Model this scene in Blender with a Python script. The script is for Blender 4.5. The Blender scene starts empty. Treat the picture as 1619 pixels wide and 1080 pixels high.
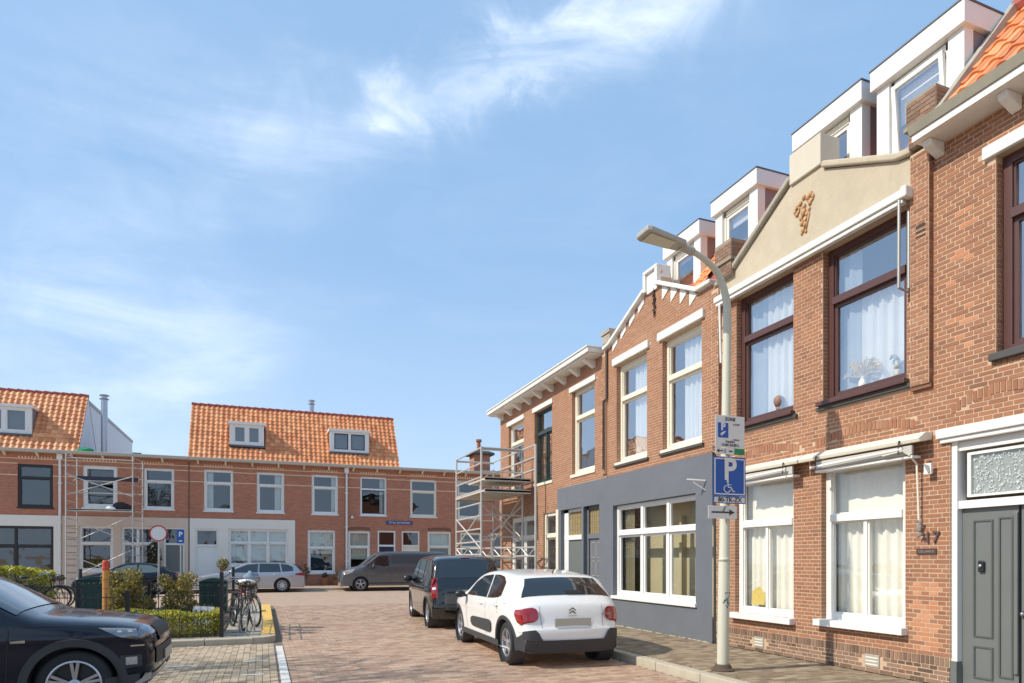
import bpy, math, random
from mathutils import Vector, Matrix
random.seed(7)
R = math.radians
SC = bpy.context.scene
COL = SC.collection

# ------------------------------------------------------------------ camera
F_PX, CX, HY, CAM_H = 1034.0, 809.5, 885.0, 1.6
YAW = math.atan((CX - 415) / F_PX)
cam_d = bpy.data.cameras.new('camera'); cam = bpy.data.objects.new('camera', cam_d); COL.objects.link(cam)
cam.location = (0, 0, CAM_H); cam.rotation_euler = (R(90), 0, -YAW)
cam_d.sensor_width = 36; cam_d.lens = 36 * F_PX / 1619
cam_d.shift_y = (HY - 540) / 1619
cam_d.clip_end = 2000; cam_d.clip_start = .05
SC.camera = cam

# ------------------------------------------------------------------ node helper
class NT:
    def __init__(s, tree): s.t = tree; s.n = tree.nodes; s.l = tree.links
    def add(s, typ, **kw):
        n = s.n.new(typ)
        for k, v in kw.items():
            if k.startswith('i_'):
                key = k[2:]
                key = int(key) if key.isdigit() else key.replace('_', ' ')
                if hasattr(v, 'is_linked') or hasattr(v, 'links'): s.l.new(v, n.inputs[key])
                else: n.inputs[key].default_value = v
            else: setattr(n, k, v)
        return n
    def math(s, op, a, b=0.0, clamp=False):
        n = s.n.new('ShaderNodeMath'); n.operation = op; n.use_clamp = clamp
        for i, v in enumerate((a, b)):
            if hasattr(v, 'links'): s.l.new(v, n.inputs[i])
            else: n.inputs[i].default_value = v
        return n.outputs[0]
    def ramp(s, fac, stops):
        n = s.n.new('ShaderNodeValToRGB')
        e = n.color_ramp.elements
        while len(e) < len(stops): e.new(.5)
        for k, (p, c) in enumerate(stops):
            e[k].position = p; e[k].color = (*c, 1) if len(c) == 3 else c
        s.l.new(fac, n.inputs[0]); return n.outputs[0]
    def mix(s, fac, a, b, mode='MIX'):
        n = s.n.new('ShaderNodeMix'); n.data_type = 'RGBA'; n.blend_type = mode
        for idx, v in ((0, fac), (6, a), (7, b)):
            if hasattr(v, 'links'): s.l.new(v, n.inputs[idx])
            elif idx == 0: n.inputs[0].default_value = v
            else: n.inputs[idx].default_value = (*v, 1) if len(v) == 3 else v
        return n.outputs[2]

# ------------------------------------------------------------------ world and sun
SUN_TRAVEL = Vector((1, -.07, -.86)).normalized()
sun_from = -SUN_TRAVEL
W = bpy.data.worlds.new('World'); SC.world = W; W.use_nodes = True
w = NT(W.node_tree); w.n.clear()
sky = w.add('ShaderNodeTexSky', sky_type='NISHITA', sun_disc=False)
sky.sun_elevation = math.asin(sun_from.z)
sky.sun_rotation = math.atan2(sun_from.x, sun_from.y)
sky.altitude = 0; sky.air_density = 1.0; sky.dust_density = 1.2; sky.ozone_density = 1.6
tc = w.add('ShaderNodeTexCoord')
def view_dir(px, py):
    t = (px - CX) / F_PX; u = (HY - py) / F_PX
    return Vector((math.sin(YAW) + math.cos(YAW) * t, math.cos(YAW) - math.sin(YAW) * t, u)).normalized()
# wispy cirrus: soft elongated banks broken up with stretched noise
mp = w.add('ShaderNodeMapping', i_0=tc.outputs['Generated']); mp.inputs['Rotation'].default_value = (R(25), R(-18), R(30)); mp.inputs['Scale'].default_value = (1.0, 2.2, 4.2)
nz = w.add('ShaderNodeTexNoise', i_0=mp.outputs[0]); nz.inputs['Scale'].default_value = 2.6; nz.inputs['Detail'].default_value = 9; nz.inputs['Roughness'].default_value = .58; nz.inputs['Distortion'].default_value = .45
nz2 = w.add('ShaderNodeTexNoise', i_0=tc.outputs['Generated']); nz2.inputs['Scale'].default_value = 9; nz2.inputs['Detail'].default_value = 8; nz2.inputs['Roughness'].default_value = .62; nz2.inputs['Distortion'].default_value = .8
banks = [  # start px, end px, half width in radians, strength
    ((640, 165), (860, 95), .032, .85), ((760, 130), (1080, -20), .036, 1.0), ((605, 165), (635, 150), .022, .8),
    ((300, 280), (520, 235), .065, .50), ((450, 200), (600, 170), .05, .22), ((60, 390), (140, 440), .07, .45), ((0, 560), (260, 540), .10, .5),
    ((150, 620), (420, 520), .07, .35), ((120, 300), (300, 120), .08, .22), ((950, 30), (1200, -120), .05, .4)]
dirn = w.add('ShaderNodeVectorMath', operation='NORMALIZE', i_0=tc.outputs['Generated']).outputs[0]
wob = w.add('ShaderNodeVectorMath', operation='SCALE', i_0=w.add('ShaderNodeVectorMath', operation='SUBTRACT', i_0=nz2.outputs['Color'], i_1=(.5, .5, .5)).outputs[0])
wob.inputs['Scale'].default_value = .13
dirw = w.add('ShaderNodeVectorMath', operation='ADD', i_0=dirn, i_1=wob.outputs[0]).outputs[0]
total = None
for (a, b, hw_, st) in banks:
    A = view_dir(*a); B = view_dir(*b); M_ = ((A + B) / 2).normalized(); T = (B - A); ln = T.length / 2 + hw_ * .6; T.normalize()
    N_ = M_.cross(T).normalized()
    d = w.add('ShaderNodeVectorMath', operation='SUBTRACT', i_0=dirw, i_1=tuple(M_)).outputs[0]
    p = w.add('ShaderNodeVectorMath', operation='DOT_PRODUCT', i_0=d, i_1=tuple(T / ln)).outputs['Value']
    q = w.add('ShaderNodeVectorMath', operation='DOT_PRODUCT', i_0=d, i_1=tuple(N_ / hw_)).outputs['Value']
    m = w.add('ShaderNodeVectorMath', operation='DOT_PRODUCT', i_0=dirw, i_1=tuple(M_)).outputs['Value']
    m = w.math('GREATER_THAN', m, 0)
    r2 = w.math('ADD', w.math('MULTIPLY', p, p), w.math('MULTIPLY', q, q))
    g = w.math('POWER', 2.718, w.math('MULTIPLY', r2, -1.1))
    g = w.math('MULTIPLY', w.math('MULTIPLY', g, st), m)
    total = g if total is None else w.math('ADD', total, g)
fine = w.math('MULTIPLY', w.math('SUBTRACT', nz.outputs['Fac'], .30, True), 3.0, True)
fine2 = w.math('ADD', .35, w.math('MULTIPLY', nz2.outputs['Fac'], 1.1))
cl = w.math('MULTIPLY', w.math('MULTIPLY', total, fine), fine2, True)
veil = w.math('MULTIPLY', w.math('SUBTRACT', nz.outputs['Fac'], .50, True), .34, True)
cl = w.math('ADD', cl, veil, True)
cl = w.math('MULTIPLY', cl, .60)
sepz = w.add('ShaderNodeSeparateXYZ', i_0=dirn).outputs[2]
low = w.math('SUBTRACT', 1.0, w.math('MULTIPLY', sepz, 2.4, True), True)
cl = w.math('ADD', cl, w.math('MULTIPLY', low, .22), True)
SKY_S = .125
skc = w.mix(.74, sky.outputs[0], (2.02, 3.36, 5.2))
skc = w.mix(cl, skc, (7.6, 8.0, 8.7))
bg = w.add('ShaderNodeBackground', i_0=skc); bg.inputs[1].default_value = SKY_S
wo = w.add('ShaderNodeOutputWorld', i_0=bg.outputs[0])
sd = bpy.data.lights.new('sun', 'SUN'); so = bpy.data.objects.new('sun', sd); COL.objects.link(so)
sd.energy = 2.85; sd.angle = R(.55); sd.color = (1, .93, .80)
so.rotation_euler = SUN_TRAVEL.to_track_quat('-Z', 'Y').to_euler(); so.location = (0, 0, 60)
SC.view_settings.view_transform = 'Standard'; SC.view_settings.look = 'None'
SC.view_settings.exposure = 0.57; SC.view_settings.gamma = 1
SC.render.engine = 'CYCLES'
SC.cycles.max_bounces = 8; SC.cycles.transparent_max_bounces = 12
SC.cycles.sample_clamp_indirect = 8

# ------------------------------------------------------------------ materials
MATS = {}
def mat(name, col, rough=.7, metal=0, var=.12, vscale=3.0, bump=0.0, bscale=60, spec=.5, dirt=0.0, tone=None, coat=0, vdist=.0, patch=0.0, streak=.35):
    if name in MATS: return MATS[name]
    m = bpy.data.materials.new(name); m.use_nodes = True; t = NT(m.node_tree); t.n.clear()
    p = t.add('ShaderNodeBsdfPrincipled'); o = t.add('ShaderNodeOutputMaterial', i_0=p.outputs[0])
    geo = t.add('ShaderNodeTexCoord')
    class _G: pass
    if tone or patch:
        gg = t.add('ShaderNodeNewGeometry'); g_ = _G(); g_.outputs = {'Object': gg.outputs['Position']}; geo = g_
    c = None
    if tone:
        at = t.add('ShaderNodeAttribute', attribute_name='tone')
        c = t.ramp(t.math('MULTIPLY', at.outputs['Fac'], 1 / 3.0), tone)
    else:
        c = t.mix(0.0, col, col)
    if var:
        n1 = t.add('ShaderNodeTexNoise', i_0=geo.outputs['Object']); n1.inputs['Scale'].default_value = vscale; n1.inputs['Detail'].default_value = 7; n1.inputs['Roughness'].default_value = .65
        f = t.math('ADD', 1 - var, t.math('MULTIPLY', n1.outputs['Fac'], 2 * var))
        cc = t.add('ShaderNodeCombineXYZ', i_0=f, i_1=f, i_2=f)
        c = t.mix(1.0, c, cc.outputs[0], 'MULTIPLY')
    if dirt:
        mpn = t.add('ShaderNodeMapping', i_0=geo.outputs['Object']); mpn.inputs['Scale'].default_value = (1, 1, streak)
        n2 = t.add('ShaderNodeTexNoise', i_0=mpn.outputs[0]); n2.inputs['Scale'].default_value = vscale * .45; n2.inputs['Detail'].default_value = 9; n2.inputs['Roughness'].default_value = .72
        df = t.math('MULTIPLY', t.math('SUBTRACT', n2.outputs['Fac'], .5, True), dirt * 5, True)
        c = t.mix(df, c, (.12, .105, .085))
    if patch:
        n4 = t.add('ShaderNodeTexNoise', i_0=geo.outputs['Object']); n4.inputs['Scale'].default_value = .55; n4.inputs['Detail'].default_value = 6; n4.inputs['Roughness'].default_value = .6; n4.inputs['Distortion'].default_value = .6
        f4 = t.math('ADD', 1-patch, t.math('MULTIPLY', n4.outputs['Fac'], 2*patch)); c4 = t.add('ShaderNodeCombineXYZ', i_0=f4, i_1=f4, i_2=t.math('POWER', f4, 1.15)); c = t.mix(1.0, c, c4.outputs[0], 'MULTIPLY')
    t.l.new(c, p.inputs['Base Color'])
    p.inputs['Roughness'].default_value = rough; p.inputs['Metallic'].default_value = metal
    p.inputs['Specular IOR Level'].default_value = spec
    if coat: p.inputs['Coat Weight'].default_value = coat; p.inputs['Coat Roughness'].default_value = .04
    if bump:
        n3 = t.add('ShaderNodeTexNoise', i_0=geo.outputs['Object']); n3.inputs['Scale'].default_value = bscale; n3.inputs['Detail'].default_value = 5
        b = t.add('ShaderNodeBump', i_Height=n3.outputs['Fac']); b.inputs['Strength'].default_value = bump; b.inputs['Distance'].default_value = .01
        t.l.new(b.outputs[0], p.inputs['Normal'])
    MATS[name] = m; return m

BRICK_T = [(0, (.25, .115, .07)), (.10, (.33, .145, .078)), (.20, (.38, .165, .088)), (.29, (.36, .175, .105)), (.333, (.42, .21, .12)),
           (.35, (.11, .07, .055)), (.5, (.25, .15, .10)), (.65, (.30, .19, .13)), (.69, (.52, .21, .10)), (.98, (.60, .29, .16))]
m_brick = mat('brick', (.4, .2, .1), .85, var=.15, vscale=40, bump=.5, bscale=150, tone=BRICK_T, dirt=.14, patch=.16)
m_mortar = mat('mortar', (.56, .40, .27), .95, var=.15, vscale=20, bump=.3)
m_white = mat('white_paint', (.80, .78, .74), .45, var=.04, vscale=6, dirt=.03)
m_whitew = mat('weathered_white_paint', (.80, .78, .73), .6, var=.08, vscale=9, dirt=.16)
m_cream = mat('cream_paint', (.78, .72, .58), .5, var=.04)
m_brown = mat('brown_paint', (.10, .045, .038), .35, var=.15, vscale=8)
m_beige = mat('beige_plaster', (.54, .46, .34), .9, var=.16, vscale=5, bump=.7, bscale=70, dirt=.16, patch=.16)
m_grey = mat('grey_plaster', (.155, .165, .185), .85, var=.13, vscale=3, bump=.9, bscale=130, dirt=.05, patch=.12)
m_stone = mat('grey_stone', (.40, .36, .30), .9, var=.25, vscale=9, bump=.5, dirt=.25)
m_darkstone = mat('dark_sill_stone', (.07, .065, .06), .6, var=.2)
m_lead = mat('lead', (.10, .105, .115), .5, var=.2)
m_zinc = mat('zinc', (.36, .35, .33), .45, metal=.4, var=.2, dirt=.1)
m_gutter = mat('old_gutter', (.34, .31, .24), .8, var=.25, dirt=.2)
m_greydoor = mat('grey_door_paint', (.155, .165, .155), .42, var=.1, vscale=5, dirt=.05)
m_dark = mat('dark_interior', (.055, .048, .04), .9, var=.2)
m_room = mat('room_wall', (.66, .58, .46), .9, var=.1)
m_black = mat('black_metal', (.018, .018, .02), .4, var=.1)
m_iron = mat('rusty_iron', (.08, .05, .035), .8, var=.4, vscale=30)
m_gold = mat('ochre_ornament', (.52, .28, .12), .6, var=.25, vscale=30)
m_alu = mat('aluminium', (.55, .52, .48), .5, metal=.25, var=.1)
m_deck = mat('scaffold_deck', (.52, .47, .40), .8, var=.25)
m_galv = mat('galvanised_steel', (.45, .45, .46), .3, metal=.9, var=.15)
m_pole = mat('cream_lamp_post', (.58, .56, .44), .45, var=.07, vscale=3, dirt=.05)
m_lamphead = mat('lamp_head_grey', (.42, .40, .34), .4, var=.06)
m_lampglass = mat('lamp_lens', (.62, .58, .44), .25, var=.04)
m_paver = mat('road_paver', (.4, .3, .25), .9, spec=.25, var=.24, vscale=8, bump=.3, bscale=90,
              tone=[(0, (.36, .23, .16)), (.12, (.455, .295, .205)), (.22, (.49, .335, .235)), (.333, (.54, .39, .275)),
                    (.35, (.34, .255, .17)), (.5, (.46, .355, .24)), (.66, (.52, .415, .29)), (.69, (.22, .165, .11)), (.85, (.31, .235, .155)), (.99, (.37, .29, .20))], dirt=.09, patch=.15, streak=1)
m_joint = mat('sand_joint', (.19, .15, .11), .95, var=.2, vscale=10)
m_kerb = mat('concrete_kerb', (.48, .42, .32), .9, var=.18, vscale=8, bump=.3, dirt=.12)
m_yellow = mat('yellow_kerb_paint', (.78, .47, .11), .7, var=.12, vscale=7, dirt=.1)
m_line = mat('road_marking', (.70, .66, .60), .8, var=.15, vscale=10, dirt=.2)
m_soil = mat('soil', (.10, .07, .05), .95, var=.3)
m_tile = mat('orange_pantile', (.6, .22, .08), .5, var=.18, vscale=6, tone=[(0, (.55, .19, .07)), (.2, (.74, .27, .095)), (.333, (.84, .38, .16)), (1, (.80, .34, .13))], dirt=.12)
m_ridge = mat('ridge_tile', (.36, .075, .05), .6, var=.2)
m_curtain = mat('white_curtain', (.86, .87, .88), .9, var=.03)
m_net = mat('net_curtain', (.86, .84, .77), .9, var=.1, vscale=14)
m_blue = mat('sign_blue', (.012, .10, .42), .4, var=.03)
m_signwhite = mat('sign_white', (.78, .77, .73), .4, var=.03)
m_signtext = mat('sign_black', (.03, .03, .03), .5, var=0)
m_green = mat('sign_green', (.01, .28, .11), .5, var=.03)
m_red = mat('sign_red', (.55, .03, .03), .4, var=.05)
m_cab = mat('green_cabinet', (.018, .055, .045), .5, var=.15, vscale=4)
m_orange = mat('orange_post', (.62, .27, .07), .6, var=.12, vscale=12)
m_redcap = mat('red_cap', (.62, .07, .03), .6, var=.1)
m_rubber = mat('rubber', (.022, .022, .024), .75, var=.2)
m_plastic = mat('black_plastic', (.045, .045, .048), .6, var=.1, bump=.1, bscale=300)
m_rim = mat('alloy_rim', (.52, .52, .54), .3, metal=.8, var=.08)
m_chrome = mat('chrome', (.7, .7, .72), .12, metal=1, var=0)
m_plate = mat('blank_number_plate', (.50, .47, .38), .5, var=.04)
m_bark = mat('bark', (.12, .095, .07), .9, var=.25)
m_pot = mat('terracotta_pot', (.34, .12, .06), .8, var=.2)
m_wood = mat('bench_wood', (.30, .22, .12), .7, var=.25)
m_teal = mat('pale_blue_cloth', (.36, .56, .62), .8, var=.12)
m_sack = mat('dark_sack', (.03, .022, .025), .8, var=.3)
m_pink = mat('pinkish_render', (.66, .53, .42), .9, var=.08, vscale=3)
m_lgrey = mat('light_grey_render', (.80, .75, .66), .85, var=.06)
m_panel = mat('white_cladding', (.72, .74, .76), .6, var=.05)
m_cheek = mat('dormer_cheek', (.26, .21, .22), .7, var=.12)
m_yel = mat('yellow_paper', (.72, .55, .16), .8, var=.5, vscale=30)
m_lace = mat('lace_glass', (.30, .32, .31), .4, var=.8, vscale=35)
m_dried = mat('dried_pampas', (.62, .52, .38), .9, var=.2)
m_bank = mat('pale_band', (.80, .55, .34), .9, var=.12)

def leafmat(name, c0, c1, c2):
    m = bpy.data.materials.new(name); m.use_nodes = True; t = NT(m.node_tree); t.n.clear()
    at = t.add('ShaderNodeAttribute', attribute_name='tone')
    c = t.ramp(at.outputs['Fac'], [(0, c0), (.5, c1), (1, c2)])
    d = t.add('ShaderNodeBsdfPrincipled', i_0=c); d.inputs['Roughness'].default_value = .5
    tr = t.add('ShaderNodeBsdfTranslucent', i_0=c)
    mx = t.add('ShaderNodeMixShader', i_1=d.outputs[0], i_2=tr.outputs[0]); mx.inputs[0].default_value = .3
    t.add('ShaderNodeOutputMaterial', i_0=mx.outputs[0]); return m
m_hedge = leafmat('hedge_leaf', (.08, .09, .012), (.42, .40, .04), (.75, .66, .10))
m_shrub = leafmat('shrub_leaf', (.08, .08, .02), (.30, .26, .05), (.46, .30, .10))
m_dshrub = leafmat('dark_shrub_leaf', (.015, .03, .012), (.04, .06, .02), (.16, .07, .05))

def glassmat(name, tint=(.95, .95, .92), refl=1.7, base=.05, wav=.25):
    m = bpy.data.materials.new(name); m.use_nodes = True; t = NT(m.node_tree); t.n.clear()
    geo = t.add('ShaderNodeTexCoord')
    n = t.add('ShaderNodeTexNoise', i_0=geo.outputs['Object']); n.inputs['Scale'].default_value = 1.6; n.inputs['Detail'].default_value = 1
    b = t.add('ShaderNodeBump', i_Height=n.outputs['Fac']); b.inputs['Strength'].default_value = wav; b.inputs['Distance'].default_value = .02
    lw = t.add('ShaderNodeLayerWeight'); lw.inputs[0].default_value = .5
    f5 = t.math('POWER', lw.outputs['Facing'], 4.0)
    f = t.math('ADD', t.math('MULTIPLY', f5, refl*.55), base+.045, True)
    gl = t.add('ShaderNodeBsdfGlossy', i_Normal=b.outputs[0]); gl.inputs['Roughness'].default_value = .015; gl.inputs['Color'].default_value = (.95, .97, 1, 1)
    tr = t.add('ShaderNodeBsdfTransparent'); tr.inputs[0].default_value = (*tint, 1)
    mx = t.add('ShaderNodeMixShader', i_0=f, i_1=tr.outputs[0], i_2=gl.outputs[0])
    t.add('ShaderNodeOutputMaterial', i_0=mx.outputs[0]); return m
m_glass = glassmat('window_glass', base=.06, wav=.35)
m_glassup = glassmat('old_window_glass', refl=2.4, base=.36, wav=.5)
m_glassback = glassmat('far_window_glass', tint=(.7, .74, .70), refl=2.2, base=.09, wav=.5)
m_carglass = mat('car_glass', (.012, .016, .018), .04, var=0, spec=.9, coat=.6)

def brick_tex(name, c1, c2, mo, scale, bw=.21, rh=.055, ms=.008, axes='xz', var=.2, offset=.5):
    m = bpy.data.materials.new(name); m.use_nodes = True; t = NT(m.node_tree); t.n.clear()
    tc_ = t.add('ShaderNodeTexCoord'); s = t.add('ShaderNodeSeparateXYZ', i_0=tc_.outputs['Object'])
    ia, ib = 'xyz'.index(axes[0]), 'xyz'.index(axes[1])
    cb = t.add('ShaderNodeCombineXYZ', i_0=s.outputs[ia], i_1=s.outputs[ib])
    bt = t.add('ShaderNodeTexBrick', i_0=cb.outputs[0])
    bt.inputs['Color1'].default_value = (*c1, 1); bt.inputs['Color2'].default_value = (*c2, 1); bt.inputs['Mortar'].default_value = (*mo, 1)
    bt.inputs['Scale'].default_value = scale; bt.inputs['Brick Width'].default_value = bw; bt.inputs['Row Height'].default_value = rh
    bt.inputs['Mortar Size'].default_value = ms; bt.inputs['Bias'].default_value = -.1; bt.offset = offset
    n1 = t.add('ShaderNodeTexNoise', i_0=tc_.outputs['Object']); n1.inputs['Scale'].default_value = 1.3; n1.inputs['Detail'].default_value = 9; n1.inputs['Roughness'].default_value = .7
    f = t.math('ADD', 1 - var, t.math('MULTIPLY', n1.outputs['Fac'], 2 * var)); cc = t.add('ShaderNodeCombineXYZ', i_0=f, i_1=f, i_2=f)
    c = t.mix(1.0, bt.outputs['Color'], cc.outputs[0], 'MULTIPLY')
    bp = t.add('ShaderNodeBump', i_Height=bt.outputs['Fac']); bp.invert = True; bp.inputs['Strength'].default_value = .5; bp.inputs['Distance'].default_value = .006
    p = t.add('ShaderNodeBsdfPrincipled', i_0=c, i_Normal=bp.outputs[0]); p.inputs['Roughness'].default_value = .88
    t.add('ShaderNodeOutputMaterial', i_0=p.outputs[0]); return m
m_farbrick = brick_tex('far_red_brick', (.52, .185, .10), (.36, .125, .075), (.42, .25, .165), 1)
m_farroad = brick_tex('far_road_pavers', (.54, .375, .26), (.43, .29, .20), (.32, .22, .15), 1, .2, .1, .006, 'xy', .2)

# ------------------------------------------------------------------ mesh builder
WL = {}
SPLIT = {'wheel_well', 'dormer_post', 'cheek', 'white_gable_block', 'awning_arm', 'mullion', 'bracket', 'verge', 'clip', 'render_groove', 'bay_marks', 'bay_line', 'door_panel', 'lead_came', 'groove_ring', 'ridge_tiles', 'brick_band', 'backrest', 'seat', 'crest', 'tread_groove', 'hoop', 'base_rail', 'front_bar', 'brace', 'plank_support', 'lattice_brace', 'vent_slot', 'brick_arch', 'dentil_course'}
def obj_from(name, me, parent=None, **props):
    o = bpy.data.objects.new(name, me); COL.objects.link(o)
    if parent is not None: o.parent = parent; WL[o.name] = WL[parent.name]
    else: WL[o.name] = Vector((0, 0, 0))
    for k, v in props.items():
        if v: o[k] = v
    return o
def thing(name, label, cat, loc=(0, 0, 0), group=None, rz=0):
    o = bpy.data.objects.new(name, None); COL.objects.link(o); o.location = loc; o.rotation_euler = (0, 0, rz)
    o.empty_display_size = .2
    o['label'] = label; o['category'] = cat
    if group: o['group'] = group
    WL[o.name] = Vector(loc); return o
class MB:
    def __init__(s): s.v = []; s.f = []; s.t = []
    def quad(s, a, b, c, d, t=0): n = len(s.v); s.v += [tuple(a), tuple(b), tuple(c), tuple(d)]; s.f.append((n, n+1, n+2, n+3)); s.t.append(t); return s
    def box(s, x0, x1, y0, y1, z0, z1, t=0):
        if x0 > x1: x0, x1 = x1, x0
        if y0 > y1: y0, y1 = y1, y0
        if z0 > z1: z0, z1 = z1, z0
        n = len(s.v)
        s.v += [(x0,y0,z0),(x1,y0,z0),(x1,y1,z0),(x0,y1,z0),(x0,y0,z1),(x1,y0,z1),(x1,y1,z1),(x0,y1,z1)]
        for q in ((0,3,2,1),(4,5,6,7),(0,1,5,4),(1,2,6,5),(2,3,7,6),(3,0,4,7)):
            s.f.append(tuple(n+i for i in q)); s.t.append(t)
        return s
    def prism(s, pts, d, t=0):
        """pts: list of 3D points of one face, d: extrusion vector"""
        n = len(s.v); k = len(pts); d = Vector(d)
        s.v += [tuple(p) for p in pts] + [tuple(Vector(p) + d) for p in pts]
        s.f.append(tuple(n+i for i in range(k))[::-1]); s.f.append(tuple(n+k+i for i in range(k)))
        for i in range(k):
            j = (i+1) % k; s.f.append((n+i, n+j, n+k+j, n+k+i))
        s.t += [t] * (k + 2); return s
    def tube(s, p0, p1, r0, r1=None, n=8, t=0, cap=True):
        r1 = r0 if r1 is None else r1; p0 = Vector(p0); p1 = Vector(p1); d = (p1-p0)
        if d.length < 1e-6: return s
        d.normalize(); a = d.orthogonal().normalized(); b = d.cross(a); k = len(s.v)
        for p, r in ((p0, r0), (p1, r1)):
            for i in range(n):
                an = 2*math.pi*i/n; s.v.append(tuple(p + (a*math.cos(an) + b*math.sin(an))*r))
        for i in range(n):
            j = (i+1) % n; s.f.append((k+i, k+j, k+n+j, k+n+i)); s.t.append(t)
        if cap:
            s.f.append(tuple(k+i for i in range(n))[::-1]); s.f.append(tuple(k+n+i for i in range(n))); s.t += [t, t]
        return s
    def path(s, pts, r, n=8, t=0):
        for i in range(len(pts)-1): s.tube(pts[i], pts[i+1], r, r, n, t)
        return s
    def pipe(s, pts, rad, n=16):
        k = len(s.v); P = [Vector(p) for p in pts]; up = Vector((0, 1, 0))
        for i, p in enumerate(P):
            d = (P[min(i+1, len(P)-1)]-P[max(i-1, 0)]).normalized(); a = up; b = d.cross(a).normalized()
            for j in range(n):
                an = 2*math.pi*j/n; s.v.append(tuple(p+(a*math.cos(an)+b*math.sin(an))*rad[i]))
        for i in range(len(P)-1):
            for j in range(n): q = (j+1) % n; s.f.append((k+i*n+j, k+i*n+q, k+(i+1)*n+q, k+(i+1)*n+j)); s.t.append(0)
        return s
    def lathe(s, prof, c, axis='z', n=24, t=0):
        """prof: (radius, height along axis)"""
        k = len(s.v); m = len(prof); c = Vector(c)
        for i in range(n):
            an = 2*math.pi*i/n; ca, sa = math.cos(an), math.sin(an)
            for (r, h) in prof:
                if axis == 'z': p = (r*ca, r*sa, h)
                elif axis == 'y': p = (r*ca, h, r*sa)
                else: p = (h, r*ca, r*sa)
                s.v.append(tuple(c + Vector(p)))
        for i in range(n):
            j = (i+1) % n
            for q in range(m-1):
                s.f.append((k+i*m+q, k+j*m+q, k+j*m+q+1, k+i*m+q+1)); s.t.append(t)
        return s
    def blob(s, c, r, n=8, jit=.0, sz=(1,1,1), t=0):
        k = len(s.v); c = Vector(c)
        rows = n//2+1
        for i in range(rows):
            th = math.pi*i/(rows-1)
            for j in range(n):
                ph = 2*math.pi*j/n; rr = r*(1+random.uniform(-jit, jit))
                s.v.append((c.x+rr*sz[0]*math.sin(th)*math.cos(ph), c.y+rr*sz[1]*math.sin(th)*math.sin(ph), c.z+rr*sz[2]*math.cos(th)))
        for i in range(rows-1):
            for j in range(n):
                q = (j+1) % n; s.f.append((k+i*n+j, k+(i+1)*n+j, k+(i+1)*n+q, k+i*n+q)); s.t.append(t)
        return s
    def mesh(s, name, m, off=None, smooth=False, tone=False):
        me = bpy.data.meshes.new(name)
        if off is not None and off.length > 0: vs = [(a-off.x, b-off.y, c-off.z) for a, b, c in s.v]
        else: vs = s.v
        me.from_pydata(vs, [], s.f); me.materials.append(m)
        if tone:
            at = me.attributes.new('tone', 'FLOAT', 'FACE'); at.data.foreach_set('value', s.t)
        if smooth: me.polygons.foreach_set('use_smooth', [True]*len(me.polygons))
        me.update(); return me
    def build(s, name, m, parent=None, local=False, smooth=False, tone=False, weld=False, **props):
        if name in SPLIT and not props.get('kind'):
            import bmesh
            adj = list(range(len(s.v)))
            def find(a):
                while adj[a] != a: adj[a] = adj[adj[a]]; a = adj[a]
                return a
            for f in s.f:
                r0 = find(f[0])
                for q in f[1:]: adj[find(q)] = r0
            groups = {}
            for fi, f in enumerate(s.f): groups.setdefault(find(f[0]), []).append(fi)
            if len(groups) > 1:
                last = None
                for fis in groups.values():
                    mb = MB(); mp = {}
                    for fi in fis:
                        nf = []
                        for q in s.f[fi]:
                            if q not in mp: mp[q] = len(mb.v); mb.v.append(s.v[q])
                            nf.append(mp[q])
                        mb.f.append(tuple(nf)); mb.t.append(s.t[fi])
                    off = WL[parent.name] if (parent is not None and not local) else None
                    last = obj_from(name, mb.mesh(name, m, off, smooth, tone), parent, **props)
                return last
        off = WL[parent.name] if (parent is not None and not local) else None
        me = s.mesh(name, m, off, smooth, tone)
        if weld:
            import bmesh
            b = bmesh.new(); b.from_mesh(me); bmesh.ops.remove_doubles(b, verts=b.verts, dist=.0015); bmesh.ops.recalc_face_normals(b, faces=b.faces); b.to_mesh(me); b.free()
        return obj_from(name, me, parent, **props)
def bevel(o, w_=.01, seg=2):
    md = o.modifiers.new('bevel', 'BEVEL'); md.width = w_; md.segments = seg; md.limit_method = 'ANGLE'; return o
def text(body, size, m, parent, loc, rot, name='lettering', ext=.001, align='CENTER', sx=1.0, bold=0):
    cu = bpy.data.curves.new(name, 'FONT'); cu.body = body; cu.size = size; cu.extrude = ext; cu.align_x = align; cu.align_y = 'CENTER'; cu.offset = bold; cu.resolution_u = 3
    tmp = bpy.data.objects.new('tmp', cu); COL.objects.link(tmp)
    me = bpy.data.meshes.new_from_object(tmp.evaluated_get(bpy.context.evaluated_depsgraph_get()))
    bpy.data.objects.remove(tmp); bpy.data.curves.remove(cu)
    me.materials.clear(); me.materials.append(m); me.name = name
    o = obj_from(name, me, parent); o.location = loc; o.rotation_euler = rot; o.scale = (sx, 1, 1); return o

class Fac:
    """facade frame: u along the wall, w depth into the building, z up"""
    def __init__(s, kind, pos): s.k = kind; s.p = pos
    def pt(s, u, w_, z): return (s.p + w_, u, z) if s.k == 'R' else (u, s.p + w_, z)
    def box(s, mb, u0, u1, w0, w1, z0, z1, t=0):
        if s.k == 'R': mb.box(s.p+w0, s.p+w1, u0, u1, z0, z1, t)
        else: mb.box(u0, u1, s.p+w0, s.p+w1, z0, z1, t)
        return mb
    def d(s, w_): return (w_, 0, 0) if s.k == 'R' else (0, w_, 0)

def inpoly(u, z, poly):
    c = False; n = len(poly)
    for i in range(n):
        a = poly[i]; b = poly[i-1]
        if (a[1] > z) != (b[1] > z) and u < (b[0]-a[0])*(z-a[1])/(b[1]-a[1])+a[0]: c = not c
    return c

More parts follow.
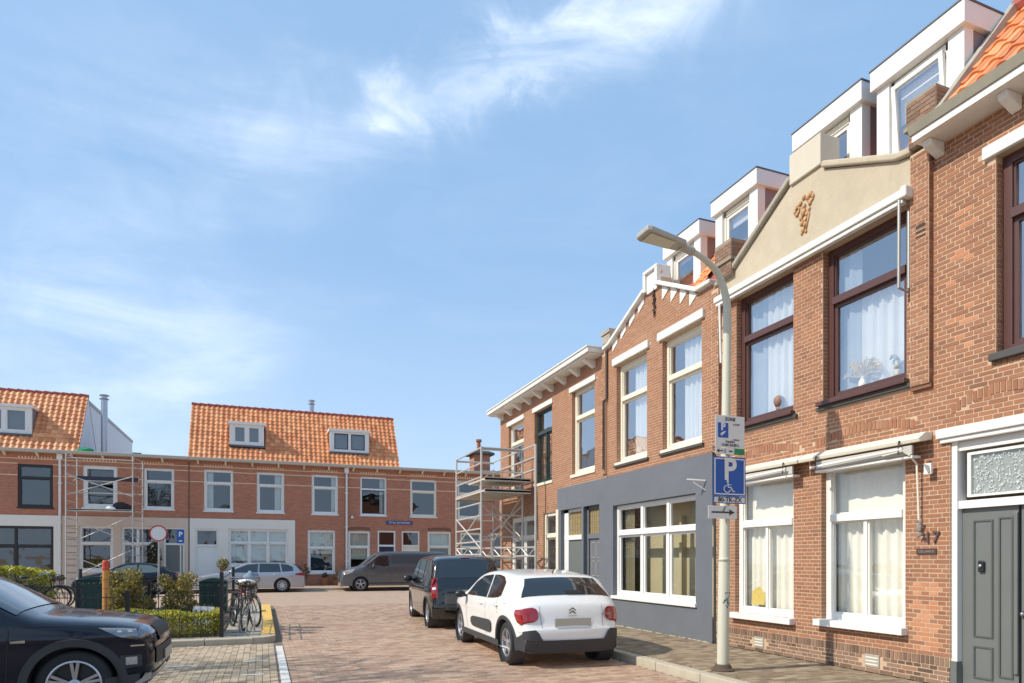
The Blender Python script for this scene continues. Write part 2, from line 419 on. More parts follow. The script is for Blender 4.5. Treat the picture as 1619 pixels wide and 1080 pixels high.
def wall(fac, parent, name, m, u0, u1, z0, z1, openings, depth=.16, w0=0.0, **props):
    """wall slab with openings: cells between breakpoints, each opening with reveals"""
    us = sorted({u0, u1, *[min(max(a, u0), u1) for o in openings for a in o[:2]]}); zs = sorted({z0, z1, *[min(max(a, z0), z1) for o in openings for a in o[2:4]]})
    mb = MB()
    for i in range(len(us)-1):
        for j in range(len(zs)-1):
            uc = (us[i]+us[i+1])/2; zc = (zs[j]+zs[j+1])/2
            if any(o[0] < uc < o[1] and o[2] < zc < o[3] for o in openings): continue
            a, b, c, d = us[i], us[i+1], zs[j], zs[j+1]
            mb.quad(fac.pt(a, w0, c), fac.pt(b, w0, c), fac.pt(b, w0, d), fac.pt(a, w0, d))
    for o in openings:
        a, b, c, d = max(o[0], u0), min(o[1], u1), max(o[2], z0), min(o[3], z1)
        if a >= b or c >= d: continue
        D = w0 + depth
        mb.quad(fac.pt(a, w0, c), fac.pt(a, D, c), fac.pt(a, D, d), fac.pt(a, w0, d))
        mb.quad(fac.pt(b, w0, c), fac.pt(b, D, c), fac.pt(b, D, d), fac.pt(b, w0, d))
        mb.quad(fac.pt(a, w0, d), fac.pt(b, w0, d), fac.pt(b, D, d), fac.pt(a, D, d))
        mb.quad(fac.pt(a, w0, c), fac.pt(b, w0, c), fac.pt(b, D, c), fac.pt(a, D, c))
    return mb.build(name, m, parent, **props)

def lay_bricks(fac, parent, u0, u1, z0, z1, openings, keep=None, tonef=None, w0=0.0, n_ind=0, course=.055, mod=.21):
    """cross bond: stretcher and header courses; nearest bricks are objects, the rest one part"""
    J = .0130; rest = MB(); full = []
    rows = int((z1 - z0) / course)
    for r in range(rows):
        za = z0 + r*course; zc = za + course/2
        iv = [(u0, u1)]
        for o in openings:
            if o[2] < zc < o[3]:
                nv = []
                for a, b in iv:
                    if o[1] <= a or o[0] >= b: nv.append((a, b)); continue
                    if o[0] > a: nv.append((a, o[0]))
                    if o[1] < b: nv.append((o[1], b))
                iv = nv
        head = r % 2
        L = mod/2 if head else mod
        ph = 0.0 if head else (mod*.25 if (r//2) % 2 else mod*.75)
        for a, b in iv:
            k = math.floor((a - ph)/L)
            while True:
                s_ = ph + k*L; e_ = s_ + L; k += 1
                if s_ >= b: break
                s2, e2 = max(s_, a), min(e_, b)
                if e2 - s2 < .028: continue
                uc = (s2+e2)/2
                if keep and not keep(uc, zc): continue
                t = random.random()
                t = tonef(uc, zc, t) if tonef else t
                pr = random.uniform(.002, .0055)
                isfull = (e2-s2) > L - 1e-4
                full.append((uc, zc, e2-s2-J, t, pr, isfull))
    camp = Vector((0, 0, CAM_H))
    if n_ind:
        def keyf(q):
            p = Vector(fac.pt(q[0], 0, q[1])); return (p-camp).length
        vis = []
        for q in full:
            p = Vector(fac.pt(q[0], 0, q[1])); lat = p.x*math.cos(YAW)-p.y*math.sin(YAW); dep = p.x*math.sin(YAW)+p.y*math.cos(YAW)
            if dep > 0 and lat/dep < .785 and (CAM_H-p.z)/dep < .19 and q[5]: vis.append(q)
        vis.sort(key=keyf); ind = vis[:n_ind]; inds = set(id(q) for q in ind)
        cache = {}
        for q in ind:
            key = (round(q[2], 2), int(q[3]*8), int(q[4]*500))
            if key not in cache:
                mb = MB(); h = (course-J)/2; L2 = q[2]/2; pr = q[4]
                j = [random.uniform(-.0015, .0015) for _ in range(4)]
                if fac.k == 'R': mb.box(-pr, .004, -L2+j[0], L2+j[1], -h+j[2], h+j[3], q[3])
                else: mb.box(-L2+j[0], L2+j[1], -pr, .004, -h+j[2], h+j[3], q[3])
                me = mb.mesh('brick', m_brick, None, False, True); cache[key] = me
            o = bpy.data.objects.new('brick', cache[key]); COL.objects.link(o); o.parent = parent
            o.location = Vector(fac.pt(q[0], w0, q[1])) - WL[parent.name]
        full = [q for q in full if id(q) not in inds]
    h = (course-J)/2
    for (uc, zc, ln, t, pr, _) in full:
        a, b = uc-ln/2, uc+ln/2; c, d = zc-h+random.uniform(-.001, .001), zc+h+random.uniform(-.001, .001)
        n = len(rest.v)
        A = w0-pr; B = w0+.003
        rest.v += [fac.pt(a, A, c), fac.pt(b, A, c), fac.pt(b, A, d), fac.pt(a, A, d), fac.pt(a, B, c), fac.pt(b, B, c), fac.pt(b, B, d), fac.pt(a, B, d)]
        for q in ((0,1,2,3), (0,4,5,1), (3,2,6,7), (0,3,7,4), (1,5,6,2)):
            rest.f.append(tuple(n+i for i in q)); rest.t.append(t)
    for o in openings:
        for r in range(rows):
            za = z0+r*course
            if not (o[2] < za+course/2 < o[3]) or not (u0 < o[1] < u1): continue
            t = tonef(o[1]+.05, za, random.random()) if tonef else random.random(); dl = .10 if r % 2 else .052
            if keep and not keep(o[1]+.04, za+course/2): continue
            fac.box(rest, o[1]-.005, o[1]+.002, w0+.012, w0+dl, za+J/2, za+course-J/2, t)
            if dl < .1: fac.box(rest, o[1]-.005, o[1]+.002, w0+dl+J, w0+.115, za+J/2, za+course-J/2, t*.8)
    if rest.f: rest.build('brickwork', m_brick, parent, tone=True, kind='stuff')

def soldier(fac, parent, u0, u1, zc, h=.10, sag=0.0, w0=-.002, tone=(1.2, 2.0), name='soldier_course'):
    mb = MB(); n = int((u1-u0)/.058); st = (u1-u0)/n
    for i in range(n):
        a = u0+i*st; uc = a+st/2; q = (uc-u0)/(u1-u0)*2-1
        dz = sag*(1-q*q); pr = random.uniform(.005, .009)
        fac.box(mb, a+.0065, a+st-.0065, w0-pr, w0+.004, zc-h/2+dz, zc+h/2+dz, random.uniform(*tone))
    return mb.build(name, m_brick, parent, tone=True, kind='stuff')

def curtain(fac, u0, u1, z0, z1, wd, parent, m=m_curtain, wave=.06, amp=.025, name='curtain', skew=0.0):
    mb = MB(); n = max(6, int((u1-u0)/wave*6)); ph = random.random()*6
    pts = []
    for i in range(n+1):
        q = i/n; u = u0+(u1-u0)*q; d = wd+amp*math.sin(2*math.pi*(u-u0)/wave/1.6+ph)+amp*.5*math.sin(2*math.pi*(u-u0)/wave/.73+ph*2)
        pts.append((u, d))
    for (a, da), (b, db) in zip(pts, pts[1:]):
        mb.quad(fac.pt(a+skew, da, z0), fac.pt(b+skew, db, z0), fac.pt(b, db*1.0, z1), fac.pt(a, da, z1))
    return mb.build(name, m, parent, smooth=True, weld=True)

def window(fac, house, u0, u1, z0, z1, m=None, fw=.09, rec=.10, tr=None, lower=1, upper=1, sill=None, sash=True, glass=None,
           cur=None, sash_m=None, sillproud=.06, silldrop=.07, hdr=None, name='window', blind=None, mw=.045):
    """frame (thing part) with transom, panes, sill and curtains as sub-parts"""
    m = m or m_white; glass = glass or m_glass; sash_m = sash_m or m
    fr = MB(); D = .09
    fac.box(fr, u0, u0+fw, rec, rec+D, z0, z1); fac.box(fr, u1-fw, u1, rec, rec+D, z0, z1)
    fac.box(fr, u0+fw, u1-fw, rec+.001, rec+D, z1-(hdr or fw), z1); fac.box(fr, u0+fw, u1-fw, rec+.001, rec+D, z0, z0+fw)
    win = fr.build(name, m, house)
    a, b, c, d = u0+fw, u1-fw, z0+fw, z1-(hdr or fw)
    areas = []
    if tr is not None:
        t = MB(); fac.box(t, a, b, rec-.03, rec+D-.01, tr-.05, tr+.05); t.build('transom', m, win)
        areas.append((a, b, tr+.05, d, upper, False)); areas.append((a, b, c, tr-.05, lower, sash))
    else: areas.append((a, b, c, d, lower, sash))
    for (A, B, Z0, Z1, n, sh) in areas:
        if n > 1:
            mm = MB()
            for i in range(1, n):
                x = A+(B-A)*i/n; fac.box(mm, x-mw, x+mw, rec+.002, rec+D-.01, Z0, Z1)
            mm.build('mullion', m, win)
        for i in range(n):
            x0 = A+(B-A)*i/n+(mw if i else 0); x1 = A+(B-A)*(i+1)/n-(mw if i < n-1 else 0)
            s_ = .05 if sh else .022
            sm = MB(); w0_, w1_ = rec+.025, rec+.07
            fac.box(sm, x0, x0+s_, w0_, w1_, Z0, Z1); fac.box(sm, x1-s_, x1, w0_, w1_, Z0, Z1)
            fac.box(sm, x0+s_, x1-s_, w0_+.001, w1_, Z0, Z0+s_); fac.box(sm, x0+s_, x1-s_, w0_+.001, w1_, Z1-s_, Z1)
            sm.build('sash', sash_m, win)
            p = MB(); p.quad(fac.pt(x0+s_*.7, rec+.05, Z0+s_*.7), fac.pt(x1-s_*.7, rec+.05, Z0+s_*.7), fac.pt(x1-s_*.7, rec+.05, Z1-s_*.7), fac.pt(x0+s_*.7, rec+.05, Z1-s_*.7))
            p.build('pane', glass, win)
    if sill:
        s_ = MB(); fac.box(s_, u0-.04, u1+.04, -sillproud, rec+.02, z0-silldrop, z0+.012)
        bevel(s_.build('sill', sill, win), .008)
    if cur:
        for cdef in cur: curtain(fac, a+(b-a)*cdef[0], a+(b-a)*cdef[1], c+(d-c)*cdef[2], c+(d-c)*cdef[3], rec+.17, win, **(cdef[4] if len(cdef) > 4 else {}))
    if blind:
        bl = MB(); fac.box(bl, a, b, rec+.12, rec+.135, d-(d-c)*blind, d); bl.build('blind', m_curtain, win)
    return win

def shell(fac, house, u0, u1, z0, z1, depth=5.0, mid=3.45, wallm=None):
    """the rooms behind the facade"""
    mb = MB(); W0 = .16
    q = fac.pt
    mb.quad(q(u0, depth, z0), q(u1, depth, z0), q(u1, depth, z1), q(u0, depth, z1))
    for u in (u0+.01, u1-.01): mb.quad(q(u, W0-.15, z0), q(u, depth, z0), q(u, depth, z1), q(u, W0-.15, z1))
    fac.box(mb, u0+.02, u1-.02, W0+.02, depth, mid, mid+.15)
    mb.quad(q(u0, W0, z1), q(u1, W0, z1), q(u1, depth, z1), q(u0, depth, z1))
    mb.quad(q(u0, W0, z0+.02), q(u1, W0, z0+.02), q(u1, depth, z0+.02), q(u0, depth, z0+.02))
    return mb.build('interior_walls', wallm or m_room, house)

def tiles(house, fac, u0, u1, zb, wb, zt, wt, tw=.23, rows=12, holes=(), individual=False, name='roof_tiles'):
    """pantiles on a slope from (depth wb, height zb) to (wt, zt)"""
    n = int(round((u1-u0)/tw)); tw = (u1-u0)/n
    P0 = Vector((wb, zb)); P1 = Vector((wt, zt)); D = (P1-P0)/rows; ln = D.length; nd = Vector((-D.y, D.x)).normalized()
    if nd.x > 0: nd = -nd
    prof = [(0, .024), (.12, .038), (.26, .043), (.40, .034), (.55, .014), (.72, .002), (.88, .007), (1.0, .022)]
    mb = MB(); objs = {}
    for r in range(rows):
        for c in range(n):
            a = u0+c*tw; uc = a+tw/2; pm = P0+D*(r+.5)
            if any(h[0] < uc < h[1] and h[2] < pm.y < h[3] for h in holes): continue
            t = random.random(); lift = random.uniform(0, .005)
            low = P0+D*r; up = P0+D*(r+1.06)
            tgt = MB() if individual else mb
            for (f0, h0), (f1, h1) in zip(prof, prof[1:]):
                L0 = low+nd*(h0+.030+lift); L1 = low+nd*(h1+.030+lift); U0 = up+nd*(h0+.004); U1 = up+nd*(h1+.004); B0 = low+nd*(h0+.006); B1 = low+nd*(h1+.006)
                ua, ub = a+f0*tw, a+f1*tw
                tgt.quad(fac.pt(ua, *L0), fac.pt(ub, *L1), fac.pt(ub, *U1), fac.pt(ua, *U0), t)
                tgt.quad(fac.pt(ua, *B0), fac.pt(ub, *B1), fac.pt(ub, *L1), fac.pt(ua, *L0), t)
            if individual: tgt.build('roof_tile', m_tile, house, tone=True)
    if not individual: mb.build(name, m_tile, house, tone=True, kind='stuff')
    un = MB(); e = -.01
    un.quad(fac.pt(u0, wb+.03, zb+e), fac.pt(u1, wb+.03, zb+e), fac.pt(u1, wt+.03, zt+e), fac.pt(u0, wt+.03, zt+e)); un.build('roof', m_ridge, house)

# ================================================================== SETTING: ground
FR = Fac('R', 7.5); FB = Fac('B', 39.5)
RX = 7.5
g = MB(); g.quad((-400, -400, -.03), (400, -400, -.03), (400, 700, -.03), (-400, 700, -.03))
g.build('ground', m_farroad, kind='structure')
road = MB(); road.quad((-60, 24.0, 0), (60, 24.0, 0), (60, 35.45, 0), (-60, 35.45, 0)).build('cross_street', m_farroad, kind='structure')
jb = MB(); jb.quad((-14, -4, -.012), (5.4, -4, -.012), (5.4, 24.0, -.012), (-14, 24.0, -.012))
roadobj = jb.build('road', m_joint, kind='structure')
WL[roadobj.name] = Vector((0, 0, 0))
def pave(x0, x1, y0, y1, parent, z=0.0, orient='x', toff=0.0, n_ind=0, L=.2, B=.1, vis=True):
    J = .006; items = []
    if orient == 'x': nx, ny = int((x1-x0)/L)+1, int((y1-y0)/B)
    else: nx, ny = int((x1-x0)/B), int((y1-y0)/L)+1
    for i in range(nx):
        for j in range(ny):
            if orient == 'x':
                a = x0+i*L-(L/2 if j % 2 else 0); b = a+L; c = y0+j*B; d = c+B
            else:
                a = x0+i*B; b = a+B; c = y0+j*L-(L/2 if i % 2 else 0); d = c+L
            a, b, c, d = max(a, x0), min(b, x1), max(c, y0), min(d, y1)
            if b-a < .02 or d-c < .02: continue
            cx, cy = (a+b)/2, (c+d)/2
            dep = cx*math.sin(YAW)+cy*math.cos(YAW); lat = cx*math.cos(YAW)-cy*math.sin(YAW)
            if vis and (dep < 6.5 or abs(lat) > dep*.86+.8): continue
            items.append((dep if (dep > 7.9 and abs(lat) < dep*.78 and (b-a) > (L if orient == 'x' else B)-.001 and (d-c) > (B if orient == 'x' else L)-.001) else 1e6+dep, a, b, c, d))
    items.sort(); mb = MB(); cache = []
    for k, (dep, a, b, c, d) in enumerate(items):
        t = random.random()*.98+toff; dz = random.uniform(-.002, .0015); tx = random.uniform(-.0015, .0015); ty = random.uniform(-.0015, .0015)
        if k < n_ind and dep < 1e5:
            if len(cache) < 40:
                q = MB(); hx, hy = (b-a)/2-J/2, (d-c)/2-J/2; q.box(-hx, hx, -hy, hy, -.02, 0, t); cache.append(q.mesh('paver', m_paver, None, False, True))
            o = bpy.data.objects.new('paver', random.choice(cache)); COL.objects.link(o); o.parent = parent; o.location = ((a+b)/2, (c+d)/2, z+dz); o.rotation_euler = (tx*8, ty*8, 0)
            continue
        a += J/2; b -= J/2; c += J/2; d -= J/2; n = len(mb.v); zz = z+dz
        mb.v += [(a, c, zz-tx-ty), (b, c, zz+tx-ty), (b, d, zz+tx+ty), (a, d, zz-tx+ty), (a, c, z-.02), (b, c, z-.02), (b, d, z-.02), (a, d, z-.02)]
        for qd in ((0,1,2,3), (0,4,5,1), (1,5,6,2), (3,7,4,0), (2,6,7,3)): mb.f.append(tuple(n+i for i in qd)); mb.t.append(t)
    mb.build('paving', m_paver, parent, tone=True, kind='stuff')
pave(.36, 5.3, 5.5, 24.0, roadobj, 0, 'x', 0.0, 300)
pave(-9.5, .22, 5.0, 13.35, roadobj, 0, 'y', 1.0, 0)
# white line between bay and road, cross marks in the bay
ln = MB()
for k in range(24):
    y = 6.6+k*.285
    if y > 12.6: break
    ln.box(.232, .345, y, y+.275, -.02, .004)
ln.build('bay_line', m_line, roadobj)
lm = MB()
for (x, y, l) in ((-.28, 11.05, .35), (-1.35, 10.9, .42), (-2.35, 10.75, .4), (-.28, 9.75, .3)): lm.box(x, x+l, y, y+.07, .001, .0045)
lm.build('bay_marks', m_line, roadobj)
dr = MB(); dr.box(.0, .20, 6.0, 6.02, 0, .001)

# pavement on the right
pb = MB(); pb.box(5.5, 7.6, -3, 22.6, -.02, .105); pav = pb.build('pavement', m_joint, kind='structure')
pave(5.52, 7.46, 4.0, 22.5, pav, .12, 'x', 2.0, 300, vis=True)
def kerbrow(parent_name, segs, m, w_=.15, top=.12, L=1.0, name='kerb_stone'):
    root = None
    for (x0, x1, y0, y1) in segs:
        alongy = abs(y1-y0) > abs(x1-x0)
        n = max(1, int(abs((y1-y0) if alongy else (x1-x0))/L))
        for i in range(n):
            q = MB()
            if alongy: a, b = y0+(y1-y0)*i/n+.004, y0+(y1-y0)*(i+1)/n-.004; q.box(x0, x1, a, b, -.05, top+random.uniform(-.003, .003))
            else: a, b = x0+(x1-x0)*i/n+.004, x0+(x1-x0)*(i+1)/n-.004; q.box(a, b, y0, y1, -.05, top+random.uniform(-.003, .003))
            if root is None: root = MB().box(x0+.01, x1-.01, y0+.01, y1-.01, -.06, .02).build(parent_name, m_joint, kind='structure')
            bevel(q.build(name, m, root), .015)
    return root
kerbrow('kerb', [(5.33, 5.5, 4.0, 22.6), (5.33, 7.6, 22.61, 22.76)], m_kerb)
# far pavement
fp = MB(); fp.box(-60, 60, 35.6, 39.52, -.03, .12); fp.build('far_pavement', m_farroad, kind='structure')
kerbrow('far_kerb', [(-26, 24, 35.45, 35.6)], m_kerb, L=1.0)

# garden island
isl = MB(); isl.box(-30, -.02, 13.62, 23.6, -.03, .10); island = isl.build('island_paving', mat('island_slab', (.42, .37, .29), .9, var=.2, vscale=6, dirt=.1), kind='structure')
bed = MB(); bed.box(-14, -.75, 13.95, 22.8, .09, .125); bed.build('soil_bed', m_soil, kind='structure')
kerbrow('island_kerb', [(-12, -.16, 13.38, 13.6)], m_kerb, L=.8, top=.11)
# rounded corner and yellow kerb
yk = MB()
pts = []
ycorner = kerbrow('yellow_kerb', [(-.02, .24, 13.95, 22.9)], m_yellow, L=1.0, top=.14)
q = MB(); arc = [(-.16, 13.38, .0)] + [(-.16+.40*math.sin(a), 13.78-.40*math.cos(a), .0) for a in [R(k*15) for k in range(7)]] + [(.24, 13.94, 0), (-.02, 13.94, 0), (-.05, 13.62, 0), (-.16, 13.60, 0)]
q.prism([(a, b, -.04) for a, b, c in arc[1:]], (0, 0, .155)); q.build('corner_kerb_stone', m_kerb, ycorner)
for yy in (15.1, 15.9, 17.6):   # low strips in the slab
    pass

# ================================================================== RIGHT ROW
PAV = .12
# ---------- house with door number 17 (nearest)
def near_tone(u, z, t):
    if z < .36: return 1.0+t*.98
    if 5.43 < u < 5.78 and .5 < z < 1.35 and random.random() < .75: return 2.05+t*.9
    if 3.9 < z < 5.6 and 5.0 < u < 5.4 and random.random() < .18: return 2.05+t*.6
    if u > 4.85 and z > 5.2: t = t*.6
    return .12+t*.75 if random.random() < .93 else t*.2
hD = thing('brick_house', 'nearest red brick house at the right edge with large grey double door', 'house', (RX, 2.5, PAV))
D_open = [(3.55, 5.31, PAV, 3.0), (3.4, 4.80, 3.84, 6.02)]
wall(FR, hD, 'wall', m_mortar, .0, 5.5, PAV, 6.6, D_open)
def archz(u, z, a, b, zc, sag):
    if not a < u < b: return False
    q = (u-a)/(b-a)*2-1; return abs(z-(zc+sag*(1-q*q))) < .06
def keepD(u, z): return not (3.0 < z < 3.16 and u < 5.46) and not (.35 < z < .46) and u < (5.62 if z > 3.72 else 5.5) and not archz(u, z, 4.2, 5.3, 3.34, .14) and not archz(u, z, 3.3, 4.85, 3.76, 0) and not (5.95 < z < 6.12 and u < 4.9)
lay_bricks(FR, hD, 3.0, 5.72, PAV, 6.55, D_open, keepD, near_tone, n_ind=298)
soldier(FR, hD, 5.32, 5.5, .396, .10, tone=(1.3, 2.0))
soldier(FR, hD, 4.2, 5.3, 3.34, .11, sag=.14, tone=(0.2, 1), name='brick_arch')
soldier(FR, hD, 3.3, 4.85, 3.76, .09, tone=(0.2, 1), name='rollock_course')
shell(FR, hD, .1, 5.45, PAV, 6.6)
window(FR, hD, 3.4, 4.80, 3.84, 6.02, m_brown, .10, .11, tr=5.36, glass=m_glassup, sill=m_darkstone, sillproud=.07, cur=[(.0, 1, 0, 1, dict(wave=.1))])
l = MB(); FR.box(l, 3.3, 5.44, -.07, .02, 3.02, 3.13); FR.box(l, 3.3, 5.41, -.04, .02, 2.965, 3.02); bevel(l.build('door_lintel', m_white, hD), .01)
l = MB(); FR.box(l, 3.3, 4.92, -.05, .02, 6.02, 6.16); bevel(l.build('lintel', m_whitew, hD), .01)
# door frame + double door
df = MB(); FR.box(df, 5.24, 5.31, .02, .18, .42, 2.97); FR.box(df, 3.62, 5.24, .05, .18, 2.86, 2.97); FR.box(df, 3.62, 5.24, .04, .18, 2.19, 2.28)
fro = df.build('door_frame', m_white, hD)
dp = MB(); FR.box(dp, 5.235, 5.315, .0, .19, PAV, .42); dp.build('frame_foot', m_greydoor, hD)
FR.box(MB(), 0, 0, 0, 0, 0, 0)
tw_ = MB(); FR.box(tw_, 4.4, 5.17, .085, .12, 2.32, 2.345); FR.box(tw_, 5.13, 5.17, .085, .12, 2.345, 2.80); FR.box(tw_, 4.4, 5.17, .085, .12, 2.80, 2.835); FR.box(tw_, 4.36, 4.4, .085, .12, 2.32, 2.835)
tl = tw_.build('transom_light', m_white, hD)
MB().quad(FR.pt(4.4, .105, 2.33), FR.pt(5.14, .105, 2.33), FR.pt(5.14, .105, 2.81), FR.pt(4.4, .105, 2.81)).build('pane', m_glass, tl)
fl_ = MB(); FR.box(fl_, 4.4, 5.13, .125, .13, 2.33, 2.81); fl_.build('frosted_film', mat('frosted_film', (.33, .35, .33), .6, var=.3, vscale=9), tl)
lc = MB(); rr = random.Random(3)
for k in range(210):
    u = rr.uniform(4.42, 5.12); z = rr.uniform(2.36, 2.79); a = rr.uniform(0, 6.28); s_ = rr.uniform(.012, .028)
    p0 = Vector(FR.pt(u, .112, z)); p1 = Vector(FR.pt(u+s_*math.cos(a), .112, z+s_*math.sin(a))); p2 = Vector(FR.pt(u+s_*math.cos(a+.9)*1.3, .112, z+s_*math.sin(a+.9)*1.3))
    lc.tube(p0, p1, .0045, .003, 4); lc.tube(p1, p2, .003, .002, 4)
lc.build('leaf_pattern', m_curtain, tl, kind='stuff')
for (a, b, nm) in ((4.63, 5.235, 0), (3.98, 4.60, 1)):
    d = MB(); FR.box(d, a, b, .10, .15, PAV+.03, 2.19)
    door = d.build('door', m_greydoor, hD)
    mo = MB()
    p = b-.15 if not nm else b-.06
    # long raised panel mouldings
    for (ua, ub, za, zb_) in ((a+.26, b-.13, .72, 2.05), (a+.05, a+.20, .30, 2.07), (a+.26, b-.13, .25, .62)):
        FR.box(mo, ua, ub, .088, .10, za, za+.018); FR.box(mo, ua, ub, .088, .10, zb_-.018, zb_); FR.box(mo, ua, ua+.018, .085, .10, za+.018, zb_-.018); FR.box(mo, ub-.018, ub, .085, .10, za+.018, zb_-.018)
    mo.build('door_moulding', mat('door_moulding_paint', (.10, .105, .10), .45), door)
    st = MB(); FR.box(st, a-.005, a+.04, .07, .10, .36, 2.12); bevel(st.build('cover_strip', m_greydoor, door), .012)
dr_ = MB(); FR.box(dr_, 4.975, 5.04, .065, .088, 1.46, 1.59); kn = bevel(dr_.build('door_knocker', m_black, hD), .01)
MB().lathe([(.0, -.02), (.018, -.012), (.02, 0), (.0, .0)], FR.pt(5.008, .06, 1.53), 'x', 12).build('viewer', m_chrome, kn)
hdl = MB(); hdl.lathe([(0, -.05), (.022, -.045), (.026, -.03), (.012, -.02), (.012, .0), (.03, .0), (.03, .01)], FR.pt(4.575, .098, 1.02), 'x', 14); hdl.build('door_knob', m_chrome, hD, smooth=True)
ls = MB(); FR.box(ls, 4.53, 4.56, .088, .10, .9, 1.2); ls.build('lock_plate', m_black, hD)
st = MB(); FR.box(st, 3.62, 5.24, .0, .2, PAV-.01, PAV+.03); st.build('threshold', m_stone, hD)
# gutter on brackets, roof of house 17
gu = MB()
for i in range(1):
    for k in range(9):
        a0 = math.pi*k/8; a1 = math.pi*(k+1)/8
gu.prism([FR.pt(0, -.36, 6.60), FR.pt(0, -.40, 6.70), FR.pt(0, -.37, 6.71), FR.pt(0, -.33, 6.63), FR.pt(0, -.05, 6.63), FR.pt(0, -.05, 6.60)], (0, 5.55, 0)); gu.build('gutter', m_gutter, hD)
gb = MB(); FR.box(gb, 0, 5.53, -.34, .0, 6.52, 6.598); gb.build('gutter_soffit', m_whitew, hD)
for u in (1.0, 2.2, 3.4, 4.58, 5.42):
    b_ = MB(); b_.prism([FR.pt(u-.05, -.001, 6.36), FR.pt(u-.05, -.22, 6.45), FR.pt(u-.05, -.25, 6.518), FR.pt(u-.05, -.001, 6.518)], (0, .11, 0)); bevel(b_.build('gutter_bracket', m_whitew, hD), .012)
tiles(hD, FR, 3.6, 5.30, 6.68, -.22, 8.35, 1.22, tw=.21, rows=7, individual=True)
MB().tube(FR.pt(3.4, 1.25, 8.44), FR.pt(5.35, 1.25, 8.44), .11, .11, 10).build('ridge', m_ridge, hD)
vf = MB(); vf.prism([FR.pt(5.30, -.20, 6.70), FR.pt(5.30, -.22, 6.80), FR.pt(5.30, 1.2, 8.52), FR.pt(5.30, 1.24, 8.42)], (0, .09, 0)); vf.build('verge_mortar', m_stone, hD)
rb = MB(); FR.box(rb, .0, 5.5, .3, 6, 6.6, 6.7); FR.box(rb, 0, 5.5, 1.3, 6.2, 8.2, 8.3); rb.build('roof_deck', m_lead, hD)

# ---------- dormers (shared builder)
def dormer(house, u0, u1, zt, zb=6.9, w0=.4, back=1.25, open_=False, blindf=.25, pinkcheek=m_cheek):
    ov = .05
    f = MB(); FR.box(f, u0-ov, u1+ov, w0-.07, back+.15, zt-.27, zt); dm = bevel(f.build('dormer', m_white, house), .006)
    c = MB(); FR.box(c, u0-ov-.01, u1+ov+.01, w0-.08, back+.15, zt, zt+.02); c.build('roof_trim', m_lead, dm)
    po = MB(); pw = .22
    FR.box(po, u0, u0+pw-.02, w0, w0+.16, zb, zt-.27); FR.box(po, u1-pw+.03, u1, w0, w0+.12, zb, zt-.27); po.build('dormer_post', m_white, dm)
    ck = MB()
    for u in (u0, u1): FR.box(ck, u+(.012 if u == u0 else -.03), u+(.03 if u == u0 else -.012), w0+.16, back+.1, zb-.2, zt-.27)
    ck.build('cheek', pinkcheek, dm)
    a, b = u0+pw-.01, u1-pw+.04; z0, z1 = zb, zt-.29
    fr = MB(); FR.box(fr, a, a+.05, w0+.05, w0+.12, z0, z1); FR.box(fr, b-.05, b, w0+.05, w0+.12, z0, z1); FR.box(fr, a, b, w0+.05, w0+.12, z1-.09, z1); FR.box(fr, a-.1, b+.1, w0-.02, w0+.12, z0-.05, z0+.06)
    fr.build('window_frame', m_cream if not open_ else m_white, dm)
    s_ = MB(); tilt = .10 if open_ else 0
    def P(u, z): return FR.pt(u, w0+.07-tilt*(z-z0)/(z1-z0) if open_ else w0+.07, z)
    A, B, Z0, Z1 = a+.05, b-.05, z0+.06, z1-.09
    for (ua, ub, za, zb2) in ((A, A+.055, Z0, Z1), (B-.055, B, Z0, Z1), (A+.055, B-.055, Z0, Z0+.055), (A+.055, B-.055, Z1-.055, Z1)):
        s_.prism([P(ua, za), P(ub, za), P(ub, zb2), P(ua, zb2)], (.05, 0, 0))
    s_.build('sash', m_white, dm)
    p = MB(); p.quad(*[Vector(x)+Vector((.025, 0, 0)) for x in (P(A+.05, Z0+.05), P(B-.05, Z0+.05), P(B-.05, Z1-.05), P(A+.05, Z1-.05))]); p.build('pane', m_glassup, dm)
    bl = MB(); FR.box(bl, A, B, w0+.17, w0+.18, Z1-(Z1-Z0)*blindf, Z1); bl.build('blind', m_curtain, dm)
    bk = MB(); FR.box(bk, u0+.04, u1-.04, back-.1, back, zb-.2, zt-.2); FR.box(bk, u0+.04, u1-.04, w0+.13, back, zb-.25, zb-.2); bk.build('dormer_interior', m_room, dm)
    return dm
dormer(hD, 5.42, 6.62, 8.31, 6.92, open_=True, blindf=.5)

# ---------- house C: beige plaster gable, brown windows
hC = thing('brick_house', 'brick house with beige plastered gable and dark brown upstairs windows behind the lamp post', 'house', (RX, 7.5, PAV))
C_open = [(7.72, 9.0, 3.84, 6.02), (5.86, 7.17, 3.84, 6.02), (7.72, 9.04, .70, 2.98), (5.88, 7.20, .74, 2.98)]
wall(FR, hC, 'wall', m_mortar, 5.5, 9.52, PAV, 6.3, C_open)
def keepC(u, z): return u >= 5.5 and not any(archz(u, z, a, b, 3.27, .10) or archz(u, z, a+.06, b-.1, 3.775, 0) for a, b in ((5.75, 7.3), (7.6, 9.15))) and not (.35 < z < .46) and z < 6.0 and not (5.51 < u < 5.78 and z > 3.72) and not (9.36 < u and z > 3.6) and not any(abs(u-c_) < .118 and .17 < z < .36 for c_ in (8.45, 6.35))
lay_bricks(FR, hC, 5.34, 9.52, PAV, 6.02, C_open, keepC, near_tone, n_ind=298)
soldier(FR, hC, 5.5, 9.5, .396, .10)
for (a, b) in ((5.75, 7.3), (7.6, 9.15)):
    soldier(FR, hC, a, b, 3.27, .11, sag=.10, tone=(.2, 1), name='brick_arch')
    soldier(FR, hC, a+.06, b-.1, 3.775, .08, tone=(.2, 1), name='rollock_course')
shell(FR, hC, 5.5, 9.5, PAV, 6.6)
cat_c = dict(wave=.11, amp=.03)
